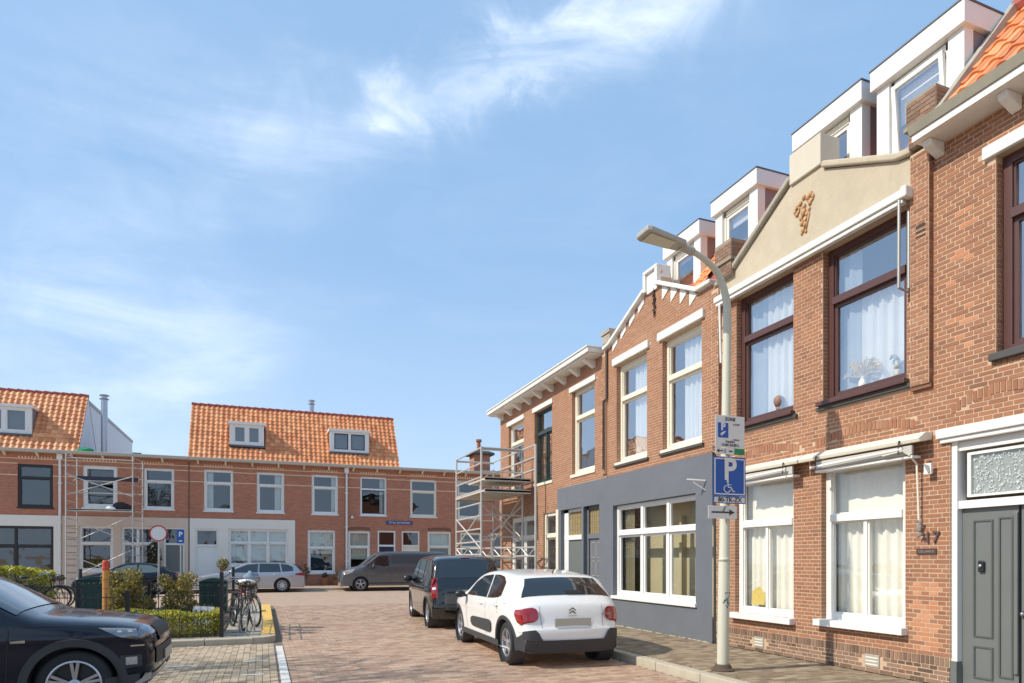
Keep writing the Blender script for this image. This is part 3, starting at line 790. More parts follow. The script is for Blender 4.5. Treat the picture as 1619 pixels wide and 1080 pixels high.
window(FR, hC, 7.72, 9.0, 3.84, 6.02, m_brown, .09, .11, tr=5.30, glass=m_glassup, sill=m_brown, sillproud=.10, silldrop=.05, cur=[(0, .66, 0, 1, cat_c), (.68, 1, 0, 1, dict(wave=.16, amp=.03, m=mat('reflection_blue_curtain', (.46, .52, .60), .9)))])  # left curtain's blue puts the bluish pane reflection into the cloth colour
window(FR, hC, 5.86, 7.17, 3.84, 6.02, m_brown, .09, .11, tr=5.28, glass=m_glassup, sill=m_brown, sillproud=.10, silldrop=.05, cur=[(0, .70, 0, .72, cat_c), (.72, 1, 0, 1, dict(wave=.18, amp=.03, m=mat('reflection_blue_curtain', (.46, .52, .60), .9)))])  # same bluish reflection painted into the left curtain
for (a, b) in ((7.72, 9.0), (5.86, 7.17)):
    s_ = MB(); FR.box(s_, a-.09, b+.08, -.05, .05, 3.735, 3.785); s_.build('sill_tile', m_darkstone, hC)
for (a, b, z0) in ((7.72, 9.04, .70), (5.88, 7.20, .74)):
    wn = window(FR, hC, a, b, z0, 2.98, m_whitew, .10, .09, tr=2.19, lower=2, mw=.026, sill=m_whitew, sillproud=.12, silldrop=.08, sash=False, hdr=.12,
                cur=[(-.06, 1.06, .68, 1, dict(m=m_net, wave=.2, amp=.012)), (-.06, .52, 0, .70, dict(m=m_net, wave=.11, amp=.03)), (.49, 1.06, 0, .70, dict(m=m_net, wave=.09, amp=.025))])
# gable
gp = [(9.40, 6.16), (9.40, 6.36), (9.05, 6.45), (7.72, 7.26), (7.10, 7.22), (7.08, 7.14), (5.95, 6.60), (5.76, 6.55), (5.76, 6.16)]
gm = MB(); gm.prism([FR.pt(u, -.04, z) for u, z in gp[::-1]], FR.d(.24)); gm.build('gable', m_beige, hC)
def coping(house, pts, m, r=.055, wd=-.02, dep=.24, name='coping'):
    c = MB()
    for (a, b) in zip(pts, pts[1:]):
        A = Vector((a[0], a[1])); B = Vector((b[0], b[1])); d = (B-A).normalized(); n_ = Vector((-d.y, d.x));
        if n_.y < 0: n_ = -n_
        A2 = A-d*.01; B2 = B+d*.01
        c.prism([FR.pt(*(lambda q: (q.x, wd-.09, q.y))(v)) for v in (A2-n_*.03, B2-n_*.03, B2+n_*r, A2+n_*r)], FR.d(dep+.12))
    return bevel(c.build(name, m, house), .025, 3)
coping(hC, [(9.42, 6.40), (9.05, 6.49)], m_stone); coping(hC, [(9.06, 6.49), (7.72, 7.33)], m_stone); coping(hC, [(7.10, 7.20), (5.95, 6.64)], m_beige); coping(hC, [(5.96, 6.64), (5.74, 6.60)], m_beige)
ks = MB(); FR.box(ks, 7.13, 7.72, -.085, .28, 7.235, 7.685); bevel(ks.build('crest_block', mat('crest_render', (.62, .56, .45), .9, var=.08, dirt=.06), hC), .012)
for (x, z0, rr_) in ((0, 0, 0),):   # ochre relief ornament
    o = MB(); cu, cz = 7.47, 6.72
    for (du, dz, r_) in ((0, .16, .022), (.05, .12, .02), (.10, .10, .02), (.13, .06, .018), (.10, .02, .02), (-.05, .13, .02), (-.10, .15, .022), (-.13, .11, .018), (-.09, .06, .02), (0, .06, .026), (0, 0, .03), (.04, -.05, .022), (-.05, -.04, .022), (-.08, .0, .015), (.03, -.11, .02), (-.02, -.14, .022), (.01, -.19, .022), (.03, -.22, .015), (-.03, -.22, .015)):
        o.blob(FR.pt(cu+du, -.05, cz+dz), r_*1.25, 8, .1, (1, 1, 1.1))
    ringp = [FR.pt(cu-.10+.04*math.cos(a), -.05, cz+.11+.04*math.sin(a)) for a in [k*.6 for k in range(11)]]; o.path(ringp, .012, 6)
    ringp = [FR.pt(cu+.10+.035*math.cos(a), -.05, cz+.06+.035*math.sin(a)) for a in [k*.6 for k in range(11)]]; o.path(ringp, .012, 6)
    o.path([FR.pt(cu+.06, -.05, cz-.02), FR.pt(cu+.0, -.05, cz-.12), FR.pt(cu-.08, -.05, cz-.04), FR.pt(cu-.03, -.05, cz-.2)], .012, 6)
    cc_ = Vector(FR.pt(cu, -.05, cz)); o.v = [tuple(cc_+Vector((q[0]-cc_.x, (q[1]-cc_.y)*1.3, (q[2]-cc_.z)*1.35))) for q in o.v]
    o.build('gable_ornament', m_gold, hC, smooth=True)
# long white awning board under gable
ab = MB(); FR.box(ab, 5.80, 9.40, -.16, -.045, 6.06, 6.16); FR.box(ab, 5.82, 9.38, -.13, -.045, 6.00, 6.06); awb = bevel(ab.build('awning_board', m_whitew, hC), .012)
e_ = MB(); FR.box(e_, 5.72, 5.80, -.20, -.05, 6.03, 6.17); bevel(e_.build('awning_end', m_white, awb), .02)
ar = MB(); ar.tube(FR.pt(5.83, -.17, 6.03), FR.pt(5.835, -.17, 4.95), .018, .018, 8); ar.tube(FR.pt(5.80, -.04, 5.9), FR.pt(5.80, -.04, 4.95), .022, .022, 8); ar.tube(FR.pt(5.83, -.17, 4.95), FR.pt(5.80, -.04, 4.9), .015, .015, 8)
ar.build('awning_arm', m_zinc, awb)
ar = MB(); ar.tube(FR.pt(9.27, -.13, 6.0), FR.pt(9.27, -.1, 5.0), .02, .02, 8); ar.build('awning_arm', m_white, awb)
# pilasters and piers
for (u0, u1, zb, zt, house) in ((5.52, 5.76, 3.72, 6.55, hC), (9.38, 9.56, 3.6, 6.35, hC)):
    p = MB(); FR.box(p, u0, u1, -.07, .0, zb, zt); pl = p.build('pilaster', m_mortar, house)
    lay_bricks(FR, pl, u0, u1, zb, zt, [], None, None, w0=-.07)
    s2 = MB()
    for r in range(int((zt-zb)/.055)):
        za = zb+r*.055+.005; s2.box(RX-.068, RX-.004, u0-.006, u0+.002, za, za+.045, random.random())
    s2.build('pilaster_side_bricks', m_brick, pl, tone=True, kind='stuff')
    st_ = MB(); FR.box(st_, u0-.01, u1+.01, -.05, 0, zb-.05, zb); st_.build('corbel', m_brick, pl)
for (u0, u1, zb, zt) in ((5.40, 5.74, 6.60, 7.18), (8.98, 9.36, 6.42, 7.02)):
    p = MB(); FR.box(p, u0, u1, -.12, .26, zb, zt-.36); FR.box(p, u0-.04, u1+.04, -.16, .30, zt-.36, zt-.31); FR.box(p, u0-.02, u1+.02, -.14, .28, zt-.31, zt)
    pr = p.build('pier', mat('pier_stone', (.33, .27, .20), .9, var=.3, vscale=12, bump=.6, dirt=.3), hC)
    fb = MB()
    for r in range(int((zt-zb)/.055)):
        za = zb+r*.055+.005
        if zt-.37 < za+.03 < zt-.30: continue
        w_ = .14 if za > zt-.33 else .12; a, b = (u0-.02, u1+.02) if za > zt-.33 else (u0, u1)
        n_ = 3; off_ = 0 if r % 2 else .5
        for k in range(n_+1):
            s_, e2 = a+(b-a)*(k-off_)/n_, a+(b-a)*(k+1-off_)/n_
            s_, e2 = max(a, s_), min(b, e2)
            if e2-s_ > .03: FR.box(fb, s_+.004, e2-.004, -w_-.006, -w_+.003, za, za+.045, random.uniform(1.3, 2.0))
        fb.box(RX-w_+.01, RX+.12, a-.006, a+.003, za, za+.045, random.uniform(1.3, 2.0)); fb.box(RX+.13, RX+.25, a-.006, a+.003, za, za+.045, random.uniform(1.3, 2))
    fb.build('pier_bricks', m_brick, pr, tone=True, kind='stuff')
# small vents in plinth
def vent(house, uc, zc, wu=.22, hz=.17, m=m_stone):
    v = MB(); FR.box(v, uc-wu/2, uc+wu/2, -.014, .0, zc-hz/2, zc+hz/2); vv = bevel(v.build('air_vent', m, house), .006)
    s_ = MB()
    for k in range(3): FR.box(s_, uc-wu/2+.02, uc+wu/2-.02, -.018, -.013, zc-hz/2+.03+k*.045, zc-hz/2+.045+k*.045)
    s_.build('vent_slot', m_lgrey, vv)
vent(hC, 8.45, .27); vent(hC, 6.35, .27)
for k in range(3):
    b_ = MB(); FR.box(b_, 5.56, 5.68, -.078, -.07, 5.50+k*.062-(k*.004), 5.52+k*.062); b_.build('missing_joint', m_dark, hC)
# ground floor awning cassettes
def cassette(u0, u1, z, label):
    t = thing('awning', label, 'awning', (RX, (u0+u1)/2, z))
    b_ = MB(); b_.prism([FR.pt(u0, -.22, z), FR.pt(u0, -.24, z+.05), FR.pt(u0, -.12, z+.13), FR.pt(u0, -.004, z+.13), FR.pt(u0, -.004, z+.04)], (0, u1-u0, 0)); bevel(b_.build('cassette', m_cream, t), .01)
    v = MB(); FR.box(v, u0+.12, u1-.3, -.20, -.17, z-.13, z-.02); v.build('awning_fabric', mat('folded_canvas', (.52, .50, .45), .9, var=.1), t)
    fb = MB(); fb.tube(FR.pt(u0+.2, -.25, z-.06), FR.pt(u1-.25, -.25, z-.10), .018, .018, 8); FR.box(fb, u0+.12, u1-.28, -.19, -.05, z-.17, z-.14); fb.build('front_bar', m_white, t)
    br = MB()
    for u in (u0+.25, u1-.35): br.path([FR.pt(u, -.02, z+.1), FR.pt(u, -.25, z+.04), FR.pt(u, -.26, z-.12)], .01, 6)
    br.build('bracket', m_iron, t)
    return t
cassette(7.42, 9.1, 3.0, 'cream awning cassette above the ground floor window behind the sign post')
cs = cassette(5.52, 7.40, 3.0, 'cream awning cassette with a crank rod hanging at its right end')
rod = MB(); rod.path([FR.pt(6.0, -.24, 2.90), FR.pt(5.72, -.25, 2.92), FR.pt(5.67, -.2, 2.86), FR.pt(5.665, -.08, 2.76), FR.pt(5.66, -.05, 2.05)], .012, 8); rod.build('crank_rod', m_cream, cs)
mh = MB()
for k in range(10): mh.blob(FR.pt(5.65+random.uniform(-.04, .03), -.06+random.uniform(-.02, .02), 2.02+random.uniform(-.14, .05)), random.uniform(.018, .03), 6, .2)
mh.build('crank_hook', m_zinc, cs)
wl = thing('wall_spotlight', 'small square white outdoor spotlight on brick wall left of grey door', 'lamp', FR.pt(5.50, -.05, 2.7))
b_ = MB(); FR.box(b_, 5.47, 5.56, -.10, -.07, 2.62, 2.75); b_.build('lamp_face', m_white, wl)
b_ = MB(); b_.prism([FR.pt(5.56, -.11, 2.75), FR.pt(5.50, -.11, 2.63), FR.pt(5.48, -.11, 2.64), FR.pt(5.49, -.11, 2.72)], FR.d(-.004)); b_.build('painted_lamp_shadow', m_zinc, wl)  # grey piece on the lamp face, painted in as its shadow
b_ = MB(); b_.tube(FR.pt(5.55, -.07, 2.74), FR.pt(5.55, .0, 2.78), .014, .014, 8); b_.build('bracket', m_iron, wl)
nt = text('17', .20, mat('number_metal', (.16, .11, .11), .4, metal=.5), None, FR.pt(5.52, -.02, 1.86), (R(90), 0, -R(90)), 'house_number', ext=.006)
nt['label'] = 'house number 17 in dark metal digits beside grey door'; nt['category'] = 'house number'
npl = thing('name_plate', 'small dark name plate under the number 17', 'name plate', FR.pt(5.565, -.01, 1.70))
b_ = MB(); FR.box(b_, 5.465, 5.72, -.018, -.006, 1.665, 1.735); bevel(b_.build('plate', mat('plate_brown', (.07, .04, .035), .5), npl), .004)
text('CELLARIUS', .042, mat('plate_letter', (.35, .28, .24), .5), npl, Vector(FR.pt(5.592, -.0195, 1.70))-WL[npl.name], (R(90), 0, -R(90)), ext=.0006)
# C roof + dormers
tiles(hC, FR, 5.5, 9.45, 6.70, .20, 8.10, 1.25, tw=.21, rows=7, holes=[(5.4, 6.65, 0, 9), (6.8, 8.1, 0, 9), (8.9, 10.1, 0, 9)])
rd = MB(); FR.box(rd, 5.5, 9.5, .2, 6, 6.5, 6.56); FR.box(rd, 5.5, 9.5, 1.25, 6.2, 8.05, 8.12); rd.build('roof_deck', m_lead, hC)
dormer(hC, 6.86, 8.04, 8.32, 6.92, blindf=.05)
dormer(hC, 8.94, 10.05, 8.26, 6.85, blindf=.22)

# things on the upstairs window sill of house C
vs = thing('vase', 'white vase with dried pampas grass inside the right brown upstairs window', 'vase', FR.pt(6.66, .20, 3.93))
MB().lathe([(0, 0), (.04, 0), (.06, .06), (.05, .12), (.025, .16), (.03, .18), (.0, .18)], FR.pt(6.66, .19, 3.93), 'z', 14).build('vase_body', m_white, vs, smooth=True)
gr = MB(); rr = random.Random(5)
for k in range(70):
    a = rr.uniform(-1.3, 1.3); l_ = rr.uniform(.16, .32); p0 = Vector(FR.pt(6.66, .19, 4.09)); p1 = p0+Vector((rr.uniform(-.04, .04), math.sin(a)*l_*.9, math.cos(a)*l_*.9)); p2 = p1+Vector((0, math.sin(a)*.07, -.02*abs(a)))
    gr.tube(p0, p1, .003, .006, 4); gr.tube(p1, p2, .009, .002, 4)
gr.build('pampas_stems', m_dried, vs, kind='stuff')
for (u, h, lab) in ((6.14, .34, 'tall grey bird figurine bending its neck behind brown window'), (5.99, .22, 'smaller bird figurine behind brown window right of the tall one')):
    bf = thing('bird_figurine', lab, 'figurine', FR.pt(u, .19, 3.93))
    m_ = MB(); pts = [(u, 0), (u-.01, h*.4), (u, h*.75), (u+.04, h*.95), (u+.08, h*.97), (u+.11, h*.86)]
    rs = [.055, .045, .03, .022, .024, .008]
    for i in range(5): m_.tube(FR.pt(pts[i][0], .19, 3.93+pts[i][1]), FR.pt(pts[i+1][0], .19, 3.93+pts[i+1][1]), rs[i], rs[i+1], 10)
    m_.build('bird_body', mat('figurine_grey', (.42, .44, .40), .5), bf, smooth=True)
bu = thing('head_bust', 'small dark wooden head bust inside the left brown upstairs window', 'figurine', FR.pt(8.22, .19, 3.93))
MB().blob(FR.pt(8.22, .19, 4.12), .085, 12, .05, (1, 1, 1.25)).tube(FR.pt(8.22, .19, 3.93), FR.pt(8.22, .19, 4.08), .06, .04, 10).build('bust', mat('bust_wood', (.26, .15, .11), .6), bu, smooth=True)
pc = thing('paper_poster', 'yellow paper cut-out taped inside lower left corner of the white window beside the lamp post', 'poster', FR.pt(8.62, .15, .95))
b_ = MB(); b_.prism([FR.pt(8.80, .148, .86), FR.pt(8.50, .148, .86), FR.pt(8.46, .148, 1.03), FR.pt(8.62, .148, 1.16), FR.pt(8.78, .148, 1.08)], FR.d(.002)); b_.build('paper', m_yel, pc)

# ---------- house B: stepped gable, grey ground floor
hB = thing('brick_house', 'brick house with grey plastered ground floor and white edged gable left of the lamp post', 'house', (RX, 11.5, PAV))
B_open = [(11.75, 13.02, 3.78, 5.98), (9.93, 11.20, 3.78, 5.98)]
gB = [(13.5, 6.3), (13.5, 6.48), (13.25, 6.52), (11.78, 7.16), (11.74, 7.5), (11.26, 7.5), (11.22, 7.12), (10.02, 6.5), (9.56, 6.5), (9.56, 6.3)]
wall(FR, hB, 'wall', m_mortar, 9.55, 13.55, 3.5, 6.3, B_open)
MB().prism([FR.pt(u, 0, z) for u, z in gB], FR.d(.24)).build('gable', m_mortar, hB)
gkeep = [(13.5, 3.5)] + gB[1:9] + [(9.56, 3.5)]
lay_bricks(FR, hB, 9.56, 13.52, 3.52, 7.5, B_open, lambda u, z: inpoly(u, z, gkeep) and not (6.0 < z < 6.17 and (9.85 < u < 11.3 or 11.65 < u < 13.15)), lambda u, z, t: .38+t*.6, n_ind=0)
coping(hB, [(13.5, 6.50), (13.22, 6.55)], m_whitew); coping(hB, [(13.24, 6.54), (11.76, 7.20)], m_whitew); coping(hB, [(11.24, 7.16), (10.0, 6.54)], m_whitew); coping(hB, [(10.0, 6.54), (9.6, 6.54)], m_whitew)
cb_ = MB(); FR.box(cb_, 11.24, 11.32, -.10, .22, 7.15, 7.52); FR.box(cb_, 11.68, 11.76, -.10, .22, 7.15, 7.52); FR.box(cb_, 11.24, 11.76, -.11, .24, 7.5, 7.57); bevel(cb_.build('crest', m_whitew, hB), .02)
p_ = MB(); FR.box(p_, 11.32, 11.68, -.05, .2, 7.1, 7.5); p_.build('crest_panel', m_whitew, hB)
wb_ = MB()
for k in range(4):
    for (ua, za, ub, zb2) in ((13.24, 6.54, 11.78, 7.18), (11.22, 7.14, 10.02, 6.54)):
        f = (k+.5)/4; u = ua+(ub-ua)*f; z = za+(zb2-za)*f; w_ = .11
        sgn = 1 if ub < ua and zb2 > za else -1
        wb_.prism([FR.pt(u-w_, -.018, z-.02+(.09*(-1 if sgn < 0 else 1)*1)), FR.pt(u+w_, -.018, z-.02-(.09*(-1 if sgn < 0 else 1)*1)), FR.pt(u+w_, -.018, z-.26), FR.pt(u-w_, -.018, z-.12)][::-1], FR.d(.02))
wb_.build('white_gable_block', m_whitew, hB)
an = MB()
for k in range(12): an.blob(FR.pt(11.45+random.uniform(-.04, .04), -.03, 6.62+k*.045), random.uniform(.02, .035), 6, .3)
an.tube(FR.pt(11.45, -.03, 6.55), FR.pt(11.45, -.03, 7.2), .012, .012, 6); an.build('wall_anchor', m_iron, hB)
cr_ = dict(wave=.1, amp=.03)
for (a, b) in ((11.75, 13.02), (9.93, 11.20)):
    window(FR, hB, a, b, 3.78, 5.98, m_cream, .08, .11, tr=5.22, glass=m_glassup, sill=m_cream, sillproud=.03, silldrop=.05, hdr=.12, cur=[(0, .72, 0, 1, cr_)])
    s_ = MB(); FR.box(s_, a-.08, b+.05, -.05, .06, 3.68, 3.728); s_.build('sill_tile', m_darkstone, hB)
    l = MB(); FR.box(l, a-.1, b+.10, -.06, .04, 6.0, 6.16); bevel(l.build('lintel', m_whitew, hB), .01)
G_open = [(10.05, 13.09, .76, 2.83), (13.74, 14.56, PAV, 2.92), (14.66, 15.88, PAV, 2.92)]
wall(FR, hB, 'plaster_wall', m_grey, 9.57, 16.1, PAV, 3.51, G_open, depth=.22, w0=-.045)
e_ = MB(); FR.box(e_, 9.57, 16.1, -.045, .0, 3.51, 3.512); e_.build('plaster_edge', m_grey, hB)
FGB = Fac('R', RX+.02)
wn = window(FR, hB, 10.05, 13.09, .78, 2.82, m_white, .08, .06, tr=2.20, lower=3, upper=3, sill=m_white, sillproud=.09, silldrop=.06, cur=[(.86, 1, 0, 1, dict(m=mat('olive_drape', (.28, .25, .16), .9)))])
shell(FR, hB, 9.6, 16.1, PAV, 6.4)
iw = MB(); FR.box(iw, 9.75, 13.5, .62, .66, .14, 3.4); FR.box(iw, 11.25, 11.33, .50, .62, .14, 2.5); iw.build('added_backing_wall', mat('olive_beige_wall', (.52, .46, .30), .9, var=.06), hB)  # wall added close behind the glass so the sun lights it beige
for uc in (12.25, 10.85): vent(hB, uc, .42, .20, .20, m_white)
for (a, b, m_, has) in ((13.74, 14.56, m_grey, 0), (14.66, 15.88, m_greydoor, 1)):
    fr = MB()
    c_ = m_white if has else m_grey
    FR.box(fr, a, a+.08, .06, .16, PAV, 2.92); FR.box(fr, b-(.26 if has else .08), b, .06, .16, PAV, 2.92); FR.box(fr, a, b, .06, .16, 2.84, 2.92); FR.box(fr, a, b, .055, .16, 2.12, 2.24)
    f_ = fr.build('door_frame', c_, hB)
    d_ = MB(); A, B = a+.08, b-(.26 if has else .08); FR.box(d_, A, B, .10, .14, PAV+.02, 2.12); dd = d_.build('door', m_greydoor if has else m_grey, hB)
    pn = MB()
    for k in range(4):
        for (x0, x1) in ((A+.07, (A+B)/2-.03), ((A+B)/2+.03, B-.07)):
            if has: FR.box(pn, x0, x1, .092, .10, .2+k*.0, .202); continue
            z0 = .3+k*.45
            for (p0, p1, q0, q1) in ((x0, x1, z0, z0+.015), (x0, x1, z0+.36, z0+.375), (x0, x0+.015, z0, z0+.375), (x1-.015, x1, z0, z0+.375)): FR.box(pn, p0, p1, .092, .10, q0, q1)
    pn.build('door_moulding', m_stone if not has else m_greydoor, dd)
    g_ = MB(); g_.quad(FR.pt(A, .11, 2.24), FR.pt(B, .11, 2.24), FR.pt(B, .11, 2.84), FR.pt(A, .11, 2.84)); g_.build('transom_light', mat('leaded_glass', (.34, .24, .09), .2, var=.5, vscale=14), hB)
    lg = MB()
    for k in range(1, 6): u = A+(B-A)*k/6; FR.box(lg, u-.006, u+.006, .10, .11, 2.24, 2.84)
    for z in (2.4, 2.55, 2.7): FR.box(lg, A, B, .099, .11, z-.006, z+.006)
    lg.build('lead_came', m_zinc, f_)
MB().lathe([(0, -.05), (.02, -.04), (.012, 0)], FR.pt(15.45, .1, 1.15), 'x', 8).build('door_knob', m_black, hB)
sp = thing('wall_spike', 'short white pole bracket sticking out of the grey plaster left of the blue sign', 'bracket', FR.pt(9.9, -.06, 3.05))
MB().tube(FR.pt(9.75, -.05, 3.02), FR.pt(9.9, -.35, 3.05), .015, .015, 8).tube(FR.pt(9.75, -.05, 2.85), FR.pt(9.85, -.25, 3.0), .008, .008, 6).build('bracket_arm', m_white, sp)
tiles(hB, FR, 9.6, 13.4, 6.62, .10, 8.15, 1.2, tw=.22, rows=7, holes=[(8.9, 10.1, 0, 9), (10.5, 11.7, 0, 9)])
vg = MB(); vg.prism([FR.pt(13.4, .08, 6.60), FR.pt(13.4, .05, 6.72), FR.pt(13.4, 1.2, 8.24), FR.pt(13.4, 1.24, 8.12)], (0, .05, 0)); vg.build('verge', m_lead, hB)
rd = MB(); FR.box(rd, 9.5, 13.4, .1, 6, 6.42, 6.5); FR.box(rd, 9.5, 13.4, 1.2, 6, 8.0, 8.1); rd.build('roof_deck', m_lead, hB)
dormer(hB, 10.50, 11.62, 8.14, 6.9, blindf=.12)
# downpipe + pilaster on A/B line
pp = MB(); FR.box(pp, 13.44, 13.62, -.05, 0, 3.6, 6.4); pl = pp.build('pilaster', m_mortar, hB); lay_bricks(FR, pl, 13.44, 13.62, 3.6, 6.4, [], None, None, w0=-.05)
pd = MB(); pd.path([FR.pt(13.40, -.03, 6.45), FR.pt(13.40, -.03, 5.35), FR.pt(13.47, -.09, 5.28), FR.pt(13.47, -.09, 3.7)], .022, 6); pd.build('cable_pipe', m_iron, hB)
pr = MB(); FR.box(pr, 13.15, 13.5, -.1, .25, 6.6, 6.86); FR.box(pr, 13.12, 13.53, -.13, .28, 6.80, 6.88); pr.build('pier', m_stone, hB)

# ---------- house A: bracketed white cornice
hA = thing('brick_house', 'orange brick house with white bracketed cornice at the far end of the right row', 'house', (RX, 17, PAV))
A_open = [(18.65, 19.98, 3.66, 5.93), (16.54, 17.80, 3.80, 5.93), (14.05, 15.31, 3.78, 5.96), (17.61, 19.74, PAV, 2.92), (16.14, 17.15, PAV, 2.92), (13.50, 16.05, PAV, 3.4)]
wall(FR, hA, 'wall', m_mortar, 13.55, 20.7, PAV, 6.5, A_open)
lay_bricks(FR, hA, 13.56, 20.7, PAV, 6.45, A_open, lambda u, z: not (z < 3.52 and u < 16.1) and not (5.93 < z < 6.06 and any(a-.08 < u < b+.08 for a, b in ((18.65, 19.98), (16.54, 17.80), (14.05, 15.31)))), lambda u, z, t: .35+t*.63 if z > 3.2 else t)
sw = MB(); sw.box(RX, RX+5, 20.7, 20.75, PAV, 6.5); sw.build('side_wall', m_farbrick, hA)
shell(FR, hA, 16.2, 20.6, PAV, 6.5)
window(FR, hA, 18.65, 19.98, 3.66, 5.93, m_cream, .08, .10, tr=5.32, glass=m_glassup, sill=m_cream, hdr=.1, sillproud=.03, sash_m=m_white)
window(FR, hA, 16.54, 17.80, 3.80, 5.93, mat('dark_green_frame', (.03, .05, .045), .4), .07, .10, tr=5.28, lower=2, glass=m_glassup, sill=m_cream, sillproud=.03)
window(FR, hA, 14.05, 15.31, 3.78, 5.96, m_cream, .09, .10, tr=5.24, glass=m_glassup, sill=m_cream, sillproud=.03, blind=.0)
for (a, b) in ((18.65, 19.98), (16.54, 17.80), (14.05, 15.31)):
    l = MB(); FR.box(l, a-.08, b+.08, -.04, .03, 5.935, 6.06); l.build('lintel', m_whitew, hA)
window(FR, hA, 17.61, 19.74, PAV, 2.92, m_whitew, .12, .05, tr=2.28, lower=2, upper=2)
window(FR, hA, 16.14, 17.15, PAV, 2.92, m_cream, .09, .05, tr=2.27, lower=1)
co = MB(); FR.box(co, 13.62, 20.95, -.42, .1, 6.46, 6.57); FR.box(co, 13.60, 20.97, -.45, .1, 6.57, 6.61); FR.box(co, 13.66, 20.9, -.36, .0, 6.42, 6.46); cor = bevel(co.build('cornice', m_whitew, hA), .015)
for k in range(9):
    u = 14.0+k*.80
    b_ = MB(); b_.prism([FR.pt(u, 0, 6.24), FR.pt(u, -.04, 6.24), FR.pt(u, -.30, 6.39), FR.pt(u, -.30, 6.42), FR.pt(u, 0, 6.42)], (0, .14, 0)); b_.build('cornice_bracket', m_whitew, cor)
rd = MB(); FR.box(rd, 13.6, 20.7, .1, 6, 6.5, 6.6); rd.build('roof_deck', m_lead, hA)
# shutters boards beside shopfront (weathered posts)
po = MB(); FR.box(po, 15.95, 16.10, -.09, -.048, PAV, 2.95); po.build('corner_board', m_cream, hA)

# ================================================================== BACK ROW
def band(house, u0, u1, z, h=.05, openings=()):
    mb = MB(); iv = [(u0, u1)]
    for o in openings:
        if o[2]-.02 < z < o[3]+.02:
            nv = []
            for a, b in iv:
                if o[1] <= a or o[0] >= b: nv.append((a, b)); continue
                if o[0] > a: nv.append((a, o[0]))
                if o[1] < b: nv.append((o[1], b))
            iv = nv
    for a, b in iv: FB.box(mb, a, b, -.012, .0, z, z+h)
    return mb.build('brick_band', m_bank, house)
def dentils(house, a, b, z):
    mb = MB(); n = 11
    for k in range(n):
        u = a+(b-a)*(k+.2)/n; FB.box(mb, u, u+(b-a)/n*.45, -.02, 0, z, z+.10)
    mb.build('dentil_course', m_bank, house)
def back_gutter(house, u0, u1, z=7.0):
    mb = MB(); FB.box(mb, u0, u1, -.38, .02, z, z+.17); bevel(mb.build('gutter', mat('beige_gutter', (.50, .43, .34), .6, var=.1), house), .02)
    k = u0+.4
    while k < u1-.1:
        b_ = MB(); b_.prism([FB.pt(k, 0, z-.18), FB.pt(k, -.3, z-.03), FB.pt(k, -.3, z-.001), FB.pt(k, 0, z-.001)], (.1, 0, 0)); b_.build('gutter_bracket', m_cream, house); k += 1.38
m_navy = mat('navy_paint', (.015, .025, .06), .4)
